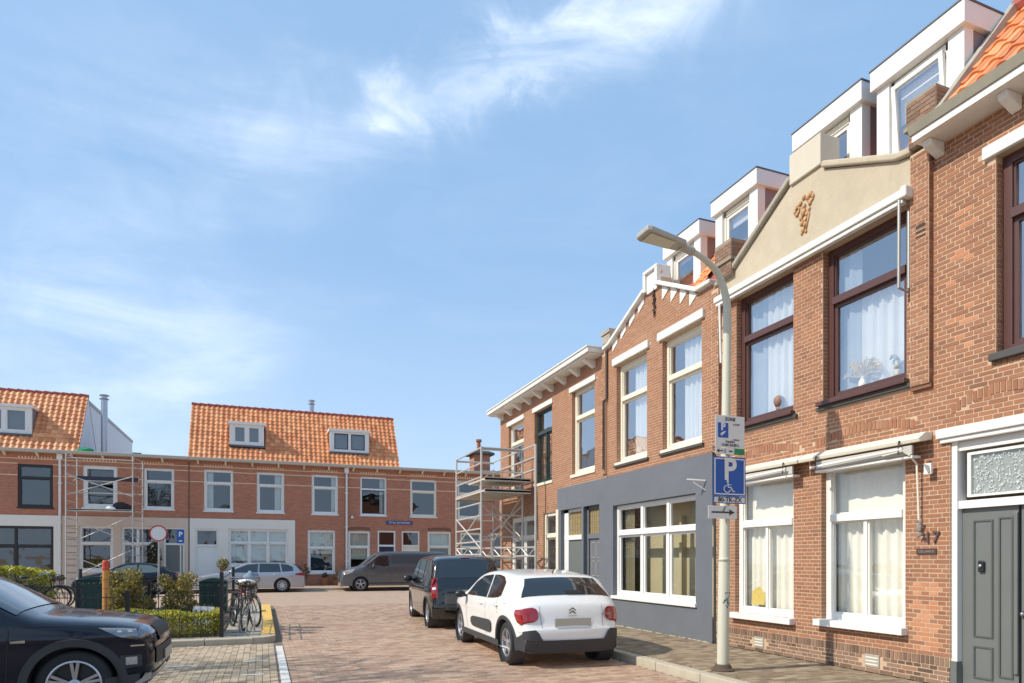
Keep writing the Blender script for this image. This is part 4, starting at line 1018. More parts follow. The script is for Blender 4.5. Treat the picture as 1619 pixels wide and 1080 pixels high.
def back_house(label, u0, u1, wins, grounds, name='terraced_house', ztop=7.0, plaster=None):
    h = thing(name, label, 'house', (u0, 39.5, PAV))
    ops = [(a, b, c, d) for (a, b, c, d, *_) in wins+grounds]
    wall(FB, h, 'wall', m_farbrick, u0, u1, PAV, ztop, [o for o in ops if not (plaster and o[3] < 3.6 and plaster[0] < o[0] < plaster[1])] + ([(plaster[0], plaster[1], PAV, plaster[2])] if plaster else []), depth=.14)
    if plaster:
        wall(FB, h, 'render_front', plaster[3], plaster[0], plaster[1], PAV, plaster[2], [o for o in ops if o[3] < 3.6 and plaster[0] < o[0] < plaster[1]], depth=.2, w0=-.03)
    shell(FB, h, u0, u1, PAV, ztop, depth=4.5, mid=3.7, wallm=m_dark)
    for z in (6.68, 6.42, 5.84): band(h, u0+.02, u1-.02, z, .045, [(a-.0, b+.0, c, d) for (a, b, c, d) in ops])
    for w_ in wins:
        a, b, c, d, kw = w_
        window(FB, h, a, b, c, d, kw.get('m', m_whitew), kw.get('fw', .11), .06, tr=kw.get('tr', c+(d-c)*.68), lower=kw.get('lower', 1), glass=m_glassback, sill=kw.get('sill', kw.get('m', m_whitew)), sillproud=.05, silldrop=.06, cur=kw.get('cur'), blind=kw.get('blind'), sash_m=kw.get('sash_m'))
        dentils(h, a, b, 6.72)
    for w_ in grounds:
        a, b, c, d, kw = w_
        if kw.get('door') is not None:
            fr = MB(); FB.box(fr, a, a+.09, .02, .12, c, d); FB.box(fr, b-.09, b, .02, .12, c, d); FB.box(fr, a, b, .019, .12, d-.09, d); FB.box(fr, a, b, .018, .12, d-.95, d-.84); f_ = fr.build('door_frame', kw.get('m', m_whitew), h)
            dd = MB(); FB.box(dd, a+.09, b-.09, .07, .11, c, d-.95); dr__ = dd.build('door', kw['door'], h)
            pn = MB(); FB.box(pn, a+.25, b-.25, .062, .07, c+.25, c+1.0); FB.box(pn, a+.25, b-.25, .062, .07, c+1.2, d-1.1); pn.build('door_panel', kw['door'], dr__)
            g_ = MB(); g_.quad(FB.pt(a+.09, .08, d-.84), FB.pt(b-.09, .08, d-.84), FB.pt(b-.09, .08, d-.09), FB.pt(a+.09, .08, d-.09)); g_.build('transom_light', m_glassback, h)
        else:
            window(FB, h, a, b, c, d, kw.get('m', m_whitew), kw.get('fw', .11), .05, tr=kw.get('tr', c+(d-c)*.62), lower=kw.get('lower', 1), upper=kw.get('upper', 1), glass=m_glassback, sill=kw.get('sill', kw.get('m', m_whitew)), sillproud=.05, cur=kw.get('cur'), blind=kw.get('blind'), sash_m=kw.get('sash_m'))
            if kw.get('arch', True) and not plaster: 
                mb = MB(); n = 14
                for k in range(n): u = a+(b-a)*k/n; q_ = (k+.5)/n*2-1; FB.box(mb, u+.01, u+(b-a)/n-.01, -.015, 0, d+.03+.05*(1-q_*q_), d+.20+.05*(1-q_*q_))
                mb.build('brick_arch', mat('arch_brick', (.20, .10, .06), .9, var=.3, vscale=20), h)
    return h
cu1 = [(0, .28, 0, 1, {})]; cu2 = [(.68, 1, 0, 1, {})]; cu3 = [(.8, 1, 0, 1, {})]
gm_ = dict(m=m_cream)
h1 = back_house('leftmost brick house of the back row with dark window above a dark glazed shopfront', -16.5, -9.62,
    [(-11.48, -9.98, 4.24, 6.42, dict(m=m_black, tr=5.75)), (-15.2, -13.7, 4.24, 6.42, dict(m=m_black, tr=5.75))],
    [(-16.2, -9.95, PAV+.3, 3.3, dict(m=m_black, lower=4, upper=4, tr=2.3))], plaster=(-16.5, -9.62, 3.85, m_lgrey))
h2 = back_house('flat roofed brick house of the back row behind the left scaffold tower', -9.62, -3.74,
    [(-8.68, -7.12, 4.3, 6.50, dict(fw=.16)), (-5.90, -4.45, 4.3, 6.50, dict())],
    [(-8.85, -7.30, 1.0, 3.36, dict()), (-6.95, -5.42, 1.0, 3.36, dict(lower=2, upper=2)), (-4.95, -3.95, PAV, 3.34, dict(door=m_greydoor))], plaster=(-9.60, -3.76, 3.85, m_pink))
h3 = back_house('back row brick house with pale grey ground floor and orange tiled roof', -3.72, 4.55,
    [(-3.0, -1.52, 4.28, 6.56, dict(cur=cu1)), (-.30, 1.16, 4.26, 6.54, dict(cur=cu2)), (2.66, 4.14, 4.24, 6.54, dict(cur=cu3))],
    [(-3.42, -2.28, PAV, 3.28, dict(door=m_white)), (-1.78, 1.38, 1.25, 3.32, dict(lower=3, upper=3, tr=2.55, blind=.9)), (2.44, 3.98, .82, 3.32, dict(tr=2.3, cur=[(0, 1, .45, 1, dict(m=m_net))]))],
    plaster=(-3.70, 1.75, 3.86, m_lgrey))
h4 = back_house('back row brick house with four upstairs windows right of the white downpipe', 4.57, 16.5,
    [(5.42, 6.98, 4.24, 6.54, dict(sash_m=m_navy, cur=cu3)), (8.42, 10.08, 4.22, 6.52, dict(m=m_cream)), (11.42, 13.0, 4.2, 6.5, dict(m=m_cream)), (14.2, 15.8, 4.2, 6.5, dict(m=m_cream))],
    [(4.72, 6.0, .85, 3.30, dict(cur=[(0, 1, .3, 1, dict(m=m_net))])), (6.45, 7.52, PAV, 3.34, dict(door=m_navy)), (7.9, 9.0, PAV, 3.34, dict(door=m_cream, m=m_cream)), (9.5, 11.0, .9, 3.34, dict(m=m_cream, cur=[(0, 1, .6, 1, dict(m=m_net))])), (11.6, 13.0, .9, 3.3, dict(m=m_cream)), (13.6, 15.2, .9, 3.3, dict(m=m_cream))])
for h_, a, b in ((h1, -16.6, -9.6), (h2, -9.6, -3.74), (h3, -3.74, 4.56), (h4, 4.56, 16.6)): back_gutter(h_, a+.005, b-.005)
# rusticated grooves on the pink render, joint line between houses
gv = MB()
for k in range(9): FB.box(gv, -9.45, -8.90, -.04, -.028, .6+k*.34, .625+k*.34)
gv.build('render_groove', mat('groove_dark', (.13, .09, .07), .9), h2)
dj = MB(); FB.box(dj, -3.745, -3.725, -.035, 0, PAV, 7.0); dj.build('wall_joint', m_darkstone, h3)
# roofs
def back_roof(h, u0, u1, holes, ridge=True, zt=10.45):
    tiles(h, FB, u0, u1, 7.14, -.15, zt, 1.95, tw=.26, rows=14, holes=holes)
    if ridge:
        n = int((u1-u0)/.4)
        rg = MB()
        for k in range(n): a = u0+(u1-u0)*k/n; rg.tube(FB.pt(a, 2.0, zt+.06), FB.pt(a+(u1-u0)/n*1.03, 2.0, zt+.04), .12, .095, 10)
        rg.build('ridge_tiles', m_ridge, h)
    bk = MB()
    for u in (u0, u1-.04): bk.prism([FB.pt(u, -.1, 7.1), FB.pt(u, 2.0, zt), FB.pt(u, 4.2, 7.1)], (.04, 0, 0))
    bk.prism([FB.pt(u0, 2.0, zt), FB.pt(u0, 4.2, 7.1), FB.pt(u0, 4.1, 7.1), FB.pt(u0, 1.95, zt-.05)], (u1-u0, 0, 0))
    bk.build('verge', m_ridge if h is h3 else m_panel, h)
back_roof(h3, -3.78, 7.75, [(-1.7, .05, 7.95, 9.3), (3.85, 6.0, 7.95, 9.3)])
back_roof(h1, -16.5, -8.85, [(-13.5, -11.0, 7.9, 9.35)])
def back_dormer(h, u0, u1, z0, z1, dark=False):
    w0 = .35; f = MB(); FB.box(f, u0-.08, u1+.08, w0-.10, w0+1.6, z1-.10, z1+.04); d = f.build('dormer', m_whitew, h)
    fr = MB(); FB.box(fr, u0, u1, w0-.02, w0+.1, z0, z0+.16); FB.box(fr, u0, u0+.24, w0-.02, w0+.1, z0+.16, z1-.10); FB.box(fr, u1-.24, u1, w0-.02, w0+.1, z0+.16, z1-.10); FB.box(fr, u0+.24, u1-.24, w0-.015, w0+.1, z1-.22, z1-.1); m_ = (u0+u1)/2; FB.box(fr, m_-.08, m_+.08, w0-.02, w0+.1, z0+.16, z1-.22)
    fr.build('dormer_frame', m_whitew, d)
    for (a, b) in ((u0+.24, m_-.08), (m_+.08, u1-.24)):
        p = MB(); p.quad(FB.pt(a, w0+.04, z0+.16), FB.pt(b, w0+.04, z0+.16), FB.pt(b, w0+.04, z1-.22), FB.pt(a, w0+.04, z1-.22)); p.build('pane', m_glassback, d)
        s_ = MB(); c_, e = z0+.16, z1-.22; t_ = .05
        FB.box(s_, a, a+t_, w0, w0+.05, c_, e); FB.box(s_, b-t_, b, w0, w0+.05, c_, e); FB.box(s_, a+t_, b-t_, w0, w0+.05, c_, c_+t_); FB.box(s_, a+t_, b-t_, w0, w0+.05, e-t_, e); s_.build('sash', m_navy if dark else m_whitew, d)
    ck = MB(); FB.box(ck, u0+.001, u1-.001, w0+.1, w0+1.5, z0, z1-.1); ck.build('cheek', mat('grey_cheek', (.22, .22, .24), .8), d)
    ld = MB(); FB.box(ld, u0-.05, u1+.05, w0-.12, w0+.1, z0-.1, z0); ld.build('lead_apron', m_lead, d)
back_dormer(h3, -1.72, .08, 8.05, 9.32)
back_dormer(h3, 3.72, 5.98, 7.98, 9.30, True)
back_dormer(h1, -13.3, -10.98, 7.98, 9.42)
ex = MB(); ex.prism([(-16, 41.6, 7.0), (-8.9, 41.6, 7.0), (-8.9, 41.6, 10.15), (-16, 41.6, 10.15)], (0, 13.0, 0)); ex.build('rear_extension', m_panel, h1)
ex = MB(); ex.box(-16, -8.86, 41.58, 54.7, 10.15, 10.32); ex.build('extension_roof_edge', m_zinc, h1)
# flues, chimney, pipes
def flue(label, x, y, z0, z1, r=.13):
    t = thing('flue_pipe', label, 'flue', (x, y, z0))
    MB().tube((x, y, z0), (x, y, z1), r, r, 14).build('pipe', m_galv, t, smooth=False)
    MB().lathe([(r, 0), (r*1.5, .03), (r*1.5, .06), (r*.9, .10), (r*.9, .20), (r*1.5, .22), (r*1.5, .27), (0, .30)], (x, y, z1), 'z', 14).build('cowl', m_galv, t)
    return t
flue('tall steel flue pipe standing on the flat roof before white wall', -8.05, 41.2, 7.2, 10.3, .16)
flue('short steel flue pipe above the ridge of the middle orange roof', 2.85, 42.3, 9.5, 11.2, .14)
ch = thing('chimney', 'brick chimney with slab cap on the back roof behind right scaffold', 'chimney', (13.4, 41, 7.0))
MB().box(12.85, 13.95, 40.6, 41.6, 7.0, 8.45).build('chimney_stack', m_farbrick, ch)
MB().box(12.6, 14.2, 40.4, 41.8, 8.45, 8.58).prism([(12.6, 40.4, 8.58), (14.2, 40.4, 8.58), (13.9, 40.7, 8.75), (12.9, 40.7, 8.75)], (0, 1.0, 0)).build('cap', m_darkstone, ch)
MB().tube((13.3, 41, 8.6), (13.3, 41, 9.35), .14, .12, 10).tube((13.3, 41, 9.35), (13.3, 41, 9.5), .2, .2, 8).build('chimney_pot', m_pot, ch)
def downpipe(label, x, z0=.2, z1=7.0, m=m_whitew, r=.06):
    t = thing('downpipe', label, 'downpipe', (x, 39.4, z0))
    MB().tube((x, 39.40, z0), (x, 39.40, z1-.1), r, r, 10).build('pipe', m, t)
    b_ = MB()
    for z in (1.5, 3.5, 5.5): b_.box(x-.09, x+.09, 39.38, 39.5, z, z+.05)
    b_.box(x-.12, x+.12, 39.3, 39.5, z1-.3, z1); b_.build('clip', m, t)
downpipe('cream downpipe left of the left scaffold tower', -9.66)
downpipe('white downpipe between the two back row houses behind the grey van', 4.62)
ss = thing('street_name_sign', 'long blue street name sign on brick wall above the van', 'sign', (7.7, 39.48, 3.85))
MB().box(6.95, 8.55, 39.455, 39.49, 3.74, 3.95).build('plate', mat('faded_sign_blue', (.06, .08, .22), .6), ss)
text('Cruq. Jorisstraat', .19, m_signwhite, ss, Vector((7.75, 39.45, 3.85))-WL[ss.name], (R(90), 0, 0), ext=.002)
bl = thing('bulkhead_lamp', 'small round white wall lamp beside the white downpipe', 'lamp', (4.95, 39.4, 4.1))
MB().blob((4.95, 39.42, 4.1), .09, 10).build('globe', m_white, bl, smooth=True)
mats_ = thing('roof_materials', 'green bag left on the gutter of the flat roofed house', 'bag', (-8.9, 39.35, 7.17))
MB().blob((-8.55, 39.4, 7.25), .28, 10, .2, (1.4, .6, .5)).build('green_bag', m_green, mats_)
MB().box(-6.4, -6.0, 39.3, 39.5, 7.175, 7.25).build('brick_pile', m_darkstone, mats_)

# plants, bench and pots by the back row
def leafcloud(mb, c, rad, n, size, bottom=None, tone=None):
    for k in range(n):
        while True:
            v = Vector((random.uniform(-1, 1), random.uniform(-1, 1), random.uniform(-1, 1)))
            if .25 < v.length < 1: break
        p = Vector(c)+Vector((v.x*rad[0], v.y*rad[1], v.z*rad[2]))
        if bottom is not None and p.z < bottom: continue
        a = Vector((random.uniform(-1, 1), random.uniform(-1, 1), random.uniform(-.6, 1))).normalized(); b = a.orthogonal().normalized(); c_ = a.cross(b); s_ = size*random.uniform(.6, 1.3)
        t = random.random() if tone is None else tone
        mb.quad(p-b*s_, p-c_*s_*.6, p+b*s_, p+c_*s_*.6, t)
def pot(label, x, y, z, r, leaf=m_shrub, lr=.3, n=150, flower=False):
    t = thing('potted_plant', label, 'potted plant', (x, y, z))
    MB().lathe([(0, 0), (r*.7, 0), (r, r*1.5), (r*1.08, r*1.5), (r*1.08, r*1.7), (r*.9, r*1.7), (0, r*1.6)], (x, y, z), 'z', 14).build('pot', m_pot, t)
    f = MB(); leafcloud(f, (x, y, z+r*1.7+lr*.8), (lr, lr, lr), n, .06); f.build('leaves', leaf, t, tone=True, kind='stuff')
    if flower:
        f = MB(); leafcloud(f, (x, y, z+r*1.7+lr*1.3), (lr*.6, lr*.6, lr*.7), 40, .06); f.build('flowers', m_yel, t, kind='stuff')
pot('terracotta pot left of the wooden bench', 3.35, 39.0, PAV, .26, m_dshrub, .18, 60)
pot('small potted plant between terracotta pot and bench', 3.95, 38.9, PAV, .18, m_shrub, .22, 80)
pot('tall yellow flowering plant in front of the pale grey facade', -2.0, 38.6, .85, .16, m_shrub, .32, 260, True)
MB().tube((-2.0, 38.6, PAV), (-2.0, 38.6, .85), .12, .2, 10).build('plant_stand', m_wood, bpy.data.objects[[o.name for o in bpy.data.objects if o.name.startswith('potted_plant')][-1]])
pot('low leafy plant right behind the silver estate car', 2.05, 38.8, PAV, .25, m_dshrub, .5, 260)
bn = thing('bench', 'small wooden bench under the ground floor window before the van', 'bench', (4.5, 38.9, PAV))
b_ = MB()
for k in range(4): b_.box(4.05, 5.1, 38.75+k*.1, 38.83+k*.1, .55, .58)
b_.build('seat', m_wood, bn)
b_ = MB()
for k in range(3): b_.box(4.05, 5.1, 39.16, 39.18, .68+k*.14, .78+k*.14)
b_.build('backrest', m_wood, bn)
for (x, y, z) in ((4.08, 38.76, .55), (5.03, 38.76, .55), (4.08, 39.14, 1.1), (5.03, 39.14, 1.1)): MB().box(x, x+.05, y, y+.05, PAV, z).build('leg', m_wood, bn)
shp = thing('shrub', 'reddish leafy bush by the front door of the flat roofed house', 'shrub', (-5.3, 38.9, PAV))
f = MB(); leafcloud(f, (-5.35, 39.0, 1.7), (.35, .3, .9), 700, .07); f.build('leaves', m_dshrub, shp, tone=True, kind='stuff'); MB().tube((-5.35, 39, PAV), (-5.35, 39, 1.6), .05, .03, 6).build('stem', m_bark, shp)


# ================================================================== VEHICLES
def lin(a, b, t): return a+(b-a)*t
class Car:
    def __init__(s, name, label, loc, rz, L, Wd, top, zb=.2, belt=.9, tum=.32, rad=.32, xr=.8, xf=3.3, paint=None, clad=False, plan=.16, planp=2.4, r=.075, cat='car', arch=.045, crown=.035):
        s.root = thing(name, label, cat, loc, None, rz)
        s.L, s.W, s.zb, s.belt, s.tum, s.plan, s.planp, s.r, s.crown = L, Wd, zb, belt, tum, plan, planp, r, crown
        s.rad, s.xr, s.xf, s.paint, s.arch, s.clad = rad, xr, xf, paint, arch, clad
        pts = [Vector(p) for p in top]
        for _ in range(2):   # round the profile
            q = [pts[0]]
            for a, b in zip(pts, pts[1:]): q += [a*.78+b*.22, a*.22+b*.78]
            q.append(pts[-1]); pts = q
        # resample
        out = [pts[0]]
        for a, b in zip(pts, pts[1:]):
            n = max(1, int((b-a).length/.045))
            for i in range(1, n+1): out.append(a.lerp(b, i/n))
        s.top = out
        s.body()
    def hw(s, x, z):
        h = s.W/2; e = max(0, (abs(x-s.L/2)/(s.L/2)-.55)/.45); h *= 1-s.plan*e**s.planp
        if z > s.belt: h -= (z-s.belt)*s.tum + .02*min(1, (z-s.belt)/.05)
        else:
            q = (s.belt-z)/(s.belt-s.zb); h -= .035*abs(q-.35)**1.5 - .012*math.exp(-((q-.22)/.06)**2)
        return h
    def frame(s, i):
        P = s.top[i]; a = s.top[max(0, i-1)]; b = s.top[min(len(s.top)-1, i+1)]; t = (b-a).normalized()
        n = Vector((t.y, -t.x))
        # top goes from front (high x) to rear (low x): outward normal
        n = Vector((t.y, -t.x))
        return P, n
    def strap(s, i, a, off=0.0):
        P, n = s.frame(i)
        sg = 1 if a >= 0 else -1; a = abs(a)
        Q = P-n*(s.r+s.crown); he = s.hw(Q.x, Q.y)
        drop = s.crown*a*a+s.r*(1-(max(0, 1-a**9))**.5)
        p = P-n*drop; nn = n
        y = he*a
        ny = 0 if a < .8 else (a-.8)/.2
        return Vector((p.x+n.x*off*(1-ny*.3), sg*(y+off*ny), p.y+n.y*off*(1-ny*.3)))
    def body(s):
        A = [0, .3, .55, .75, .86, .93, .97, .99, 1.0]; Bs = [.08, .16, .24, .32, .41, .5, .59, .68, .77, .86, .93, 1.0]
        N = len(s.top); rows = []
        bt = [Vector((lin(s.top[-1].x, s.top[0].x, k/80), s.zb)) for k in range(1, 80)]
        zsp = s.zb+.28
        def sp(x): return Vector((min(max(x, .35), s.L-.35), zsp))
        mb = MB()
        for i in range(N):
            row = [s.strap(i, a) for a in A]
            P, n = s.frame(i); Q = P-n*(s.r+s.crown); S_ = sp(Q.x)
            for b in Bs:
                q = Q.lerp(S_, b); row.append(Vector((q.x, s.hw(q.x, q.y), q.y)))
            rows.append(row)
        for p in bt:
            row = []; S_ = sp(p.x)
            for a in A: row.append(Vector((p.x, s.hw(p.x, s.zb+.02)*a, s.zb+(.02*(a**6)))))
            for b in Bs:
                q = Vector((p.x, s.zb+.02)).lerp(S_, b); row.append(Vector((q.x, s.hw(q.x, q.y), q.y)))
            rows.append(row)
        M = len(rows); K = len(rows[0]); RA = s.rad+s.arch
        inside = [[False]*K for _ in rows]; newp = [[None]*K for _ in rows]
        for i in range(M):
            for k in range(6, K):
                v = rows[i][k]
                for cx in (s.xr, s.xf):
                    dx, dz = v.x-cx, v.z-s.rad; d = math.hypot(dx, dz)
                    if d < RA:
                        inside[i][k] = True; d = max(d, 1e-3)
                        nx, nz_ = cx+dx/d*RA, s.rad+dz/d*RA
                        if nz_ < s.zb: nz_ = s.zb; nx = cx+(1 if dx > 0 else -1)*math.sqrt(max(0, RA*RA-(s.rad-s.zb)**2))
                        newp[i][k] = Vector((nx, s.hw(nx, nz_), nz_))
        for sg in (1, -1):
            k0 = len(mb.v)
            for i, row in enumerate(rows): mb.v += [((newp[i][k] or v).x, (newp[i][k] or v).y*sg, (newp[i][k] or v).z) for k, v in enumerate(row)]
            for i in range(M):
                j = (i+1) % M
                for k in range(K-1):
                    if inside[i][k] and inside[i][k+1] and inside[j][k] and inside[j][k+1]: continue
                    f = (k0+i*K+k, k0+i*K+k+1, k0+j*K+k+1, k0+j*K+k)
                    mb.f.append(f if sg > 0 else f[::-1]); mb.t.append(0)
        o = mb.build('body', s.paint, s.root, local=True, smooth=True, weld=True)
        s.bodyo = o
        for x in (s.xr, s.xf):
            wl = MB(); 
            for sg in (1, -1): wl.lathe([(0, sg*(s.W/2-.25)), (s.rad+s.arch-.004, sg*(s.W/2-.25)), (s.rad+s.arch-.004, sg*(s.hw(x, s.rad*1.8)-.015))], (x, 0, s.rad), 'y', 32)
            wl.build('wheel_well', m_plastic, s.bodyo, local=True)
    def idx(s, p):
        p = Vector(p); return min(range(len(s.top)), key=lambda i: (s.top[i]-p).length)
    def spatch(s, name, m, p0, p1, a0, a1, off=.006, parent=None, n=12, b0=None, b1=None, smooth=True):
        """patch across the car between profile points; a: lateral fractions left/right at p0 and (b) at p1"""
        i0, i1 = s.idx(p0), s.idx(p1); 
        if i0 > i1: i0, i1 = i1, i0; 
        b0 = a0 if b0 is None else b0; b1 = a1 if b1 is None else b1
        mb = MB(); rng = list(range(i0, i1+1))
        for k, i in enumerate(rng):
            f = k/max(1, len(rng)-1); A = lin(a0, b0, f); B = lin(a1, b1, f)
            for q in range(n+1): mb.v.append(tuple(s.strap(i, lin(A, B, q/n), off)))
        for k in range(len(rng)-1):
            for q in range(n): a = k*(n+1)+q; mb.f.append((a, a+1, a+n+2, a+n+1)); mb.t.append(0)
        return mb.build(name, m, parent or s.root, local=True, smooth=smooth)
    def side(s, name, m, upper, lower, off=.006, sides=(1, -1), parent=None, rows=5, label=None):
        out = []
        for sg in sides:
            mb = MB(); n = 14
            def samp(pl, t):
                ds = [0]
                for a, b in zip(pl, pl[1:]): ds.append(ds[-1]+math.dist(a, b))
                d = t*ds[-1]
                for k in range(len(pl)-1):
                    if d <= ds[k+1]+1e-9: f = (d-ds[k])/max(1e-9, ds[k+1]-ds[k]); return (lin(pl[k][0], pl[k+1][0], f), lin(pl[k][1], pl[k+1][1], f))
                return pl[-1]
            for i in range(n+1):
                U = samp(upper, i/n); Lo = samp(lower, i/n)
                for j in range(rows+1):
                    x, z = lin(Lo[0], U[0], j/rows), lin(Lo[1], U[1], j/rows); mb.v.append((x, sg*(s.hw(x, z)+off), z))
            for i in range(n):
                for j in range(rows): a = i*(rows+1)+j; mb.f.append((a, a+1, a+rows+2, a+rows+1)); mb.t.append(0)
            out.append(mb.build(name, m, parent or s.root, local=True, smooth=True))
        return out
    def seam(s, pts, wd=.008, sides=(1, -1)):
        for sg in sides:
            mb = MB()
            for (a, b) in zip(pts, pts[1:]):
                a = Vector(a); b = Vector(b); n = max(1, int((b-a).length/.08)); d = (b-a).normalized(); o = Vector((-d.y, d.x))*wd/2
                for k in range(n):
                    p, q = a.lerp(b, k/n), a.lerp(b, (k+1)/n)
                    mb.quad(*[(v.x, sg*(s.hw(v.x, v.y)+.003), v.y) for v in (p-o, q-o, q+o, p+o)])
            mb.build('door_seam', m_black, s.bodyo, local=True)
    def archtrim(s, wd=.05, m=None, a0=-.15, off=.012):
        for x in (s.xr, s.xf):
            for sg in (1, -1):
                mb = MB(); n = 26; r0 = s.rad+s.arch-.012; r1 = r0+wd
                for k in range(n+1):
                    t = lin(a0, math.pi-a0, k/n)
                    for r_, dd in ((r0, -.02), (r0, off), (r1, off), (r1+.004, 0)):
                        px, pz = x+r_*math.cos(t), s.rad+r_*math.sin(t); mb.v.append((px, sg*(s.hw(px, pz)+dd), pz))
                for k in range(n):
                    for j in range(3): a = k*4+j; mb.f.append((a, a+1, a+5, a+4)); mb.t.append(0)
                mb.build('arch_trim', m or m_plastic, s.root, local=True, smooth=False)
    def wheels(s, spokes=5, rim=m_rim, tw=.20, rr=.66, style=0, darkrim=False):
        r = s.rad
        for x in (s.xr, s.xf):
            for sg in (1, -1):
                yo = sg*(s.hw(x, r*1.2)-.035); c = (x, yo, r)
                w_ = MB(); w_.lathe([(r*rr, sg*.0), (r*.80, sg*.012), (r*.93, sg*.006), (r*.985, -sg*.015), (r, -sg*.05), (r, -sg*(tw-.05)), (r*.95, -sg*tw), (r*.6, -sg*tw)], c, 'y', 40)
                wh = w_.build('wheel', m_rubber, s.root, local=True, smooth=True)
                tg = MB()
                for k in range(3): tg.lathe([(r+.001, -sg*(.06+k*.035)), (r+.001, -sg*(.066+k*.035))], c, 'y', 30)
                tg.build('tread_groove', m_black, wh, local=True)
                rm = MB(); rm.lathe([(r*rr+.004, sg*.004), (r*rr-.012, sg*.008), (r*rr-.022, -sg*.01), (r*rr-.03, -sg*.09)], c, 'y', 40)
                rm.lathe([(0, sg*.0), (.035, -sg*.002), (.055, -sg*.012), (.06, -sg*.03)], c, 'y', 20)
                for k in range(spokes):
                    for dt in ((0,) if style == 0 else (-.13, .13)):
                        t0 = 2*math.pi*k/spokes+.3; ta = t0+dt*.5; tb = t0+dt
                        p0 = Vector((x+.045*math.cos(ta), yo-sg*.02, r+.045*math.sin(ta))); p1 = Vector((x+(r*rr-.015)*math.cos(tb), yo-sg*.004, r+(r*rr-.015)*math.sin(tb)))
                        d = (p1-p0).normalized(); o = Vector((-d.z, 0, d.x)); w0 = .028 if style == 0 else .013; w1 = .020 if style == 0 else .015
                        q = [p0-o*w0, p1-o*w1, p1+o*w1, p0+o*w0]; rm.prism(q if sg > 0 else q[::-1], (0, -sg*.035, 0))
                rm.build('rim', rim, wh, local=True)
                hb = MB(); hb.lathe([(0, -sg*.07), (r*rr-.02, -sg*.07)], c, 'y', 24); hb.build('brake_disc', m_black, wh, local=True)
    def mirror(s, x, z, m, sz=(.09, .09, .07)):
        for sg in (1, -1):
            y = sg*(s.hw(x, z)+.13); mb = MB(); mb.blob((x, y, z+.04), 1, 12, 0, (sz[0], sz[1]*1.2, sz[2])); o = mb.build('wing_mirror', m, s.root, local=True, smooth=True)
            MB().tube((x+.02, sg*(s.hw(x, z)-.02), z), (x, y-sg*.03, z+.02), .025, .02, 8).build('mirror_foot', m_plastic, o, local=True)
    def handle(s, x, z, m=None):
        for sg in (1, -1):
            y = sg*(s.hw(x, z)+.018); mb = MB(); mb.path([(x-.08, y-sg*.02, z), (x-.06, y, z), (x+.06, y, z), (x+.08, y-sg*.02, z)], .014, 8); mb.build('door_handle', m or s.paint, s.root, local=True, smooth=True)
    def plate(s, p, half=.26, h=.11, off=.02, front=False):
        i = s.idx(p); P, n = s.frame(i); x = P.x+n.x*off
        mb = MB(); mb.box(x-.006 if n.x > 0 else x-.0, x+.006, -half, half, P.y-h/2, P.y+h/2); return mb.build('number_plate', m_plate, s.root, local=True)

def paint(name, col, rough=.25, metal=0, coat=1.0): return mat(name, col, rough, metal, var=.02, coat=coat)
p_white = paint('white_car_paint', (.85, .83, .79), .4); p_black = mat('black_car_paint', (.005, .008, .018), .15, 0, var=.02, spec=.25, coat=.55); p_bk2 = paint('black_van_paint', (.006, .007, .007), .12)
p_silver = paint('silver_car_paint', (.42, .42, .44), .32, .55); p_dgrey = paint('dark_grey_van_paint', (.10, .105, .11), .28, .3)
m_tail = mat('tail_light', (.30, .008, .012), .12, var=.25, vscale=30, coat=1); m_head = mat('headlight_glass', (.55, .57, .6), .08, metal=.6, var=.5, vscale=25, coat=1)
m_head2 = mat('dark_headlight', (.20, .21, .23), .06, metal=.7, var=.85, vscale=40, coat=1)
m_brakelamp = mat('high_brake_light', (.30, .03, .03), .2, var=.05)

# --- white hatchback, rear towards the camera
wy = R(90+(-2.4))
W_L, W_H = 4.3, 1.44
wt = [(4.26, .20), (4.30, .45), (4.26, .68), (4.10, .86), (3.75, .96), (3.25, 1.02), (2.60, 1.36), (2.25, 1.43), (1.6, 1.45), (.75, 1.38), (.55, 1.33), (.22, 1.02), (.10, .92), (.04, .62), (.0, .58), (.0, .40), (.06, .22)]
# local x axis is forward; rear at x=0
hx, hy = math.cos(wy), math.sin(wy)
RL = Vector((3.58, 9.46)); xr_ = .72
cl_ = Vector((-math.sin(wy), math.cos(wy)))       # left side direction
orig = Vector((-.09, 0)) + RL - Vector((hx, hy))*xr_ - cl_*(.875-.03)
c = Car('hatchback', 'white hatchback with black bumper cladding parked at the kerb nearest the camera', (orig.x, orig.y, 0), wy, W_L, 1.75, wt, zb=.24, belt=.93, tum=.36, rad=.325, xr=xr_, xf=3.60, paint=p_white, plan=.20, planp=2.2, r=.10, arch=.05)
c.spatch('rear_window', m_carglass, (.60, 1.30), (.27, 1.06), -.78, .78, .007, b0=-.92, b1=.92)
c.spatch('windscreen', m_carglass, (3.15, 1.05), (2.66, 1.33), -.9, .9, .007, b0=-.86, b1=.86)
c.spatch('high_brake_light', m_brakelamp, (.70, 1.345), (.66, 1.33), -.2, .2, .012)
c.side('side_window', m_carglass, [(1.72, 1.355), (2.25, 1.32), (2.62, 1.20), (2.95, .99)], [(1.74, .97), (2.1, .97), (2.6, .96), (2.98, .96)])
c.side('side_window', m_carglass, [(.95, 1.24), (1.10, 1.33), (1.35, 1.355), (1.65, 1.355)], [(.98, 1.04), (1.10, 1.0), (1.35, .98), (1.67, .97)])
c.side('side_bump_panel', m_plastic, [(1.35, .58), (1.42, .62), (2.50, .60), (2.62, .55)], [(1.35, .46), (1.42, .41), (2.52, .42), (2.62, .48)], .018)
c.side('sill_cladding', m_plastic, [(.98, .34), (3.3, .34)], [(.98, .24), (3.3, .24)], .014)
c.archtrim(.055)
